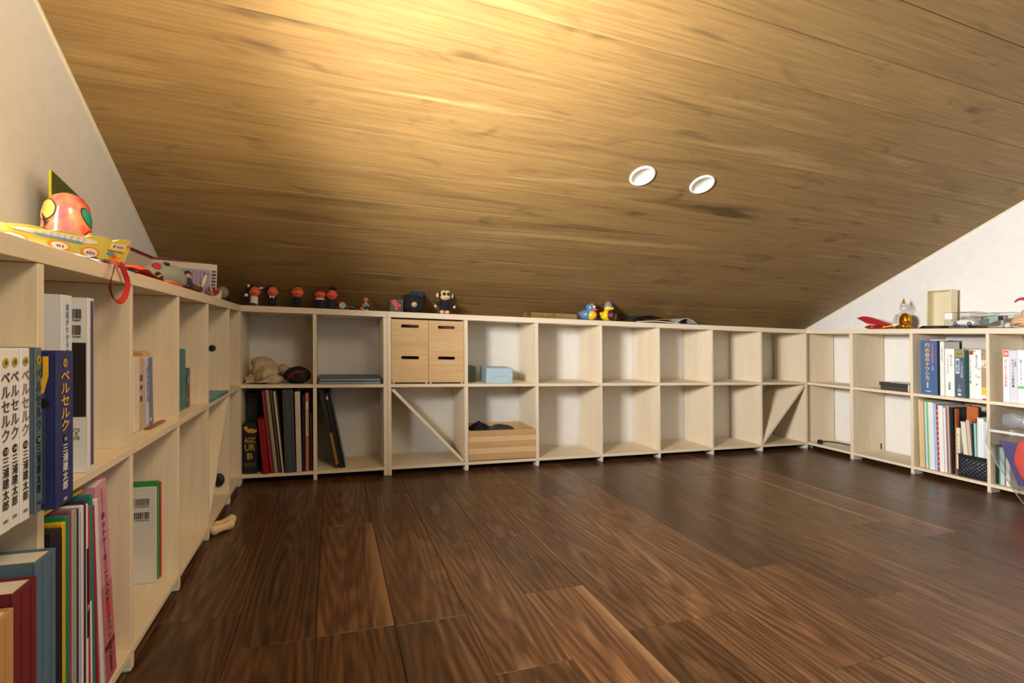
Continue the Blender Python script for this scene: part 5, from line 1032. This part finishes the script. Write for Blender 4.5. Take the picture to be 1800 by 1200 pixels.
for b in ((0, .0012, 0, .06, .006, .066), (.1488, .15, 0, .06, .006, .066), (.0012, .1488, 0, .0012, .006, .066), (0, .15, 0, .06, .066, .0672)): it.part('acrylic_wall', MB().box(*b), CLEAR)
it = Item('toy_vehicle', 'pale teal toy aircraft inside the second clear case', 'toy', (W+.122, -.735, ZT+.0065), rz=-PI/2, lean=False); tl_ = C(150, 186, 182, .4)
it.part('toy_hull', MB().prism([(-.03, .026), (.052, .048), (.056, .030), (.02, .014), (.0, .016)], (0, -.006, 0), (1, 0, 0), (0, 0, 1), -.012), tl_); it.part('toy_wing', MB().prism([(-.03, .040), (.03, .050), (.06, .056), (.02, .044)], (0, -.012, 0), (1, 0, 0), (0, 0, 1), -.006), C(100, 170, 150, .4)); it.part('dark_engine', MB().box(.054, .068, -.010, .012, .030, .048, .002), C(40, 40, 44)); it.part('grey_engine', MB().box(.070, .078, -.010, .012, .032, .050, .002), C(150, 150, 146)); it.part('support', MB().box(.062, .070, -.004, .004, .0, .030), C(170, 180, 176))
it = Item('wood_carving', 'pinkish-beige lumpy carved figure lying at the right frame edge', 'carving', (W+.040, -.930, ZT), rz=-PI/2, lean=False); sk2 = mat((224, 182, 140), .65, bump=.3, bscale=60)
it.part('carved_body', MB().sph((.0, 0, .024), (.062, .038, .024), 26, 14, noise=.03, seed=4), sk2); it.part('carved_hump', MB().sph((.006, .004, .050), (.040, .028, .030), 22, 12, noise=.04, seed=8), sk2)
for k in range(3): it.part('carved_ridge', MB().tube([(-.05+.02*k, -.030, .012+.006*k), (-.02+.02*k, -.038, .024), (.01+.015*k, -.034, .014)], .005, 8), sk2)
it.part('red_feather', MB().tube(smooth([(.004, 0, .080), (.0, -.002, .095), (-.014, -.006, .110), (-.034, -.010, .112), (-.048, -.012, .100)], 4), [.006, .006, .006, .0065, .007, .007, .007, .007, .0065, .006, .006, .0055, .005, .0045, .004, .003, .0025], 8), C(178, 44, 70, .6)); it.part('pink_feather', MB().tube([(.01, 0, .076), (.008, -.004, .095), (.004, -.006, .100)], [.005, .006, .003], 8), C(200, 110, 170, .6))
# ------------------------------------------------------------------ on the floor
it = Item('rope_bone', 'cream stuffed bone toy lying on the floor by the left shelf', 'toy', (.016, -.450, .0), rz=.35, lean=False); wm = mat((222, 196, 148), .95, bump=.6, bscale=260)
for k, (x, y) in enumerate(((0, -.019), (.012, .019))):
    it.part('bone_lobe', MB().tube([(-.018+x, y*.7-.012, .014), (-.008+x, y*.85-.005, .0145), (.008+x, y+.004, .0145), (.018+x, y*1.05+.012, .014)], [.0132, .0112, .0112, .0135], 12), wm)
    for sx in (-1, 1): it.part('bone_end', MB().sph((sx*.020+x, y*(.7 if sx < 0 else 1.05)+sx*.013, .0145), (.0142, .0132, .0142), 12, 9), wm)
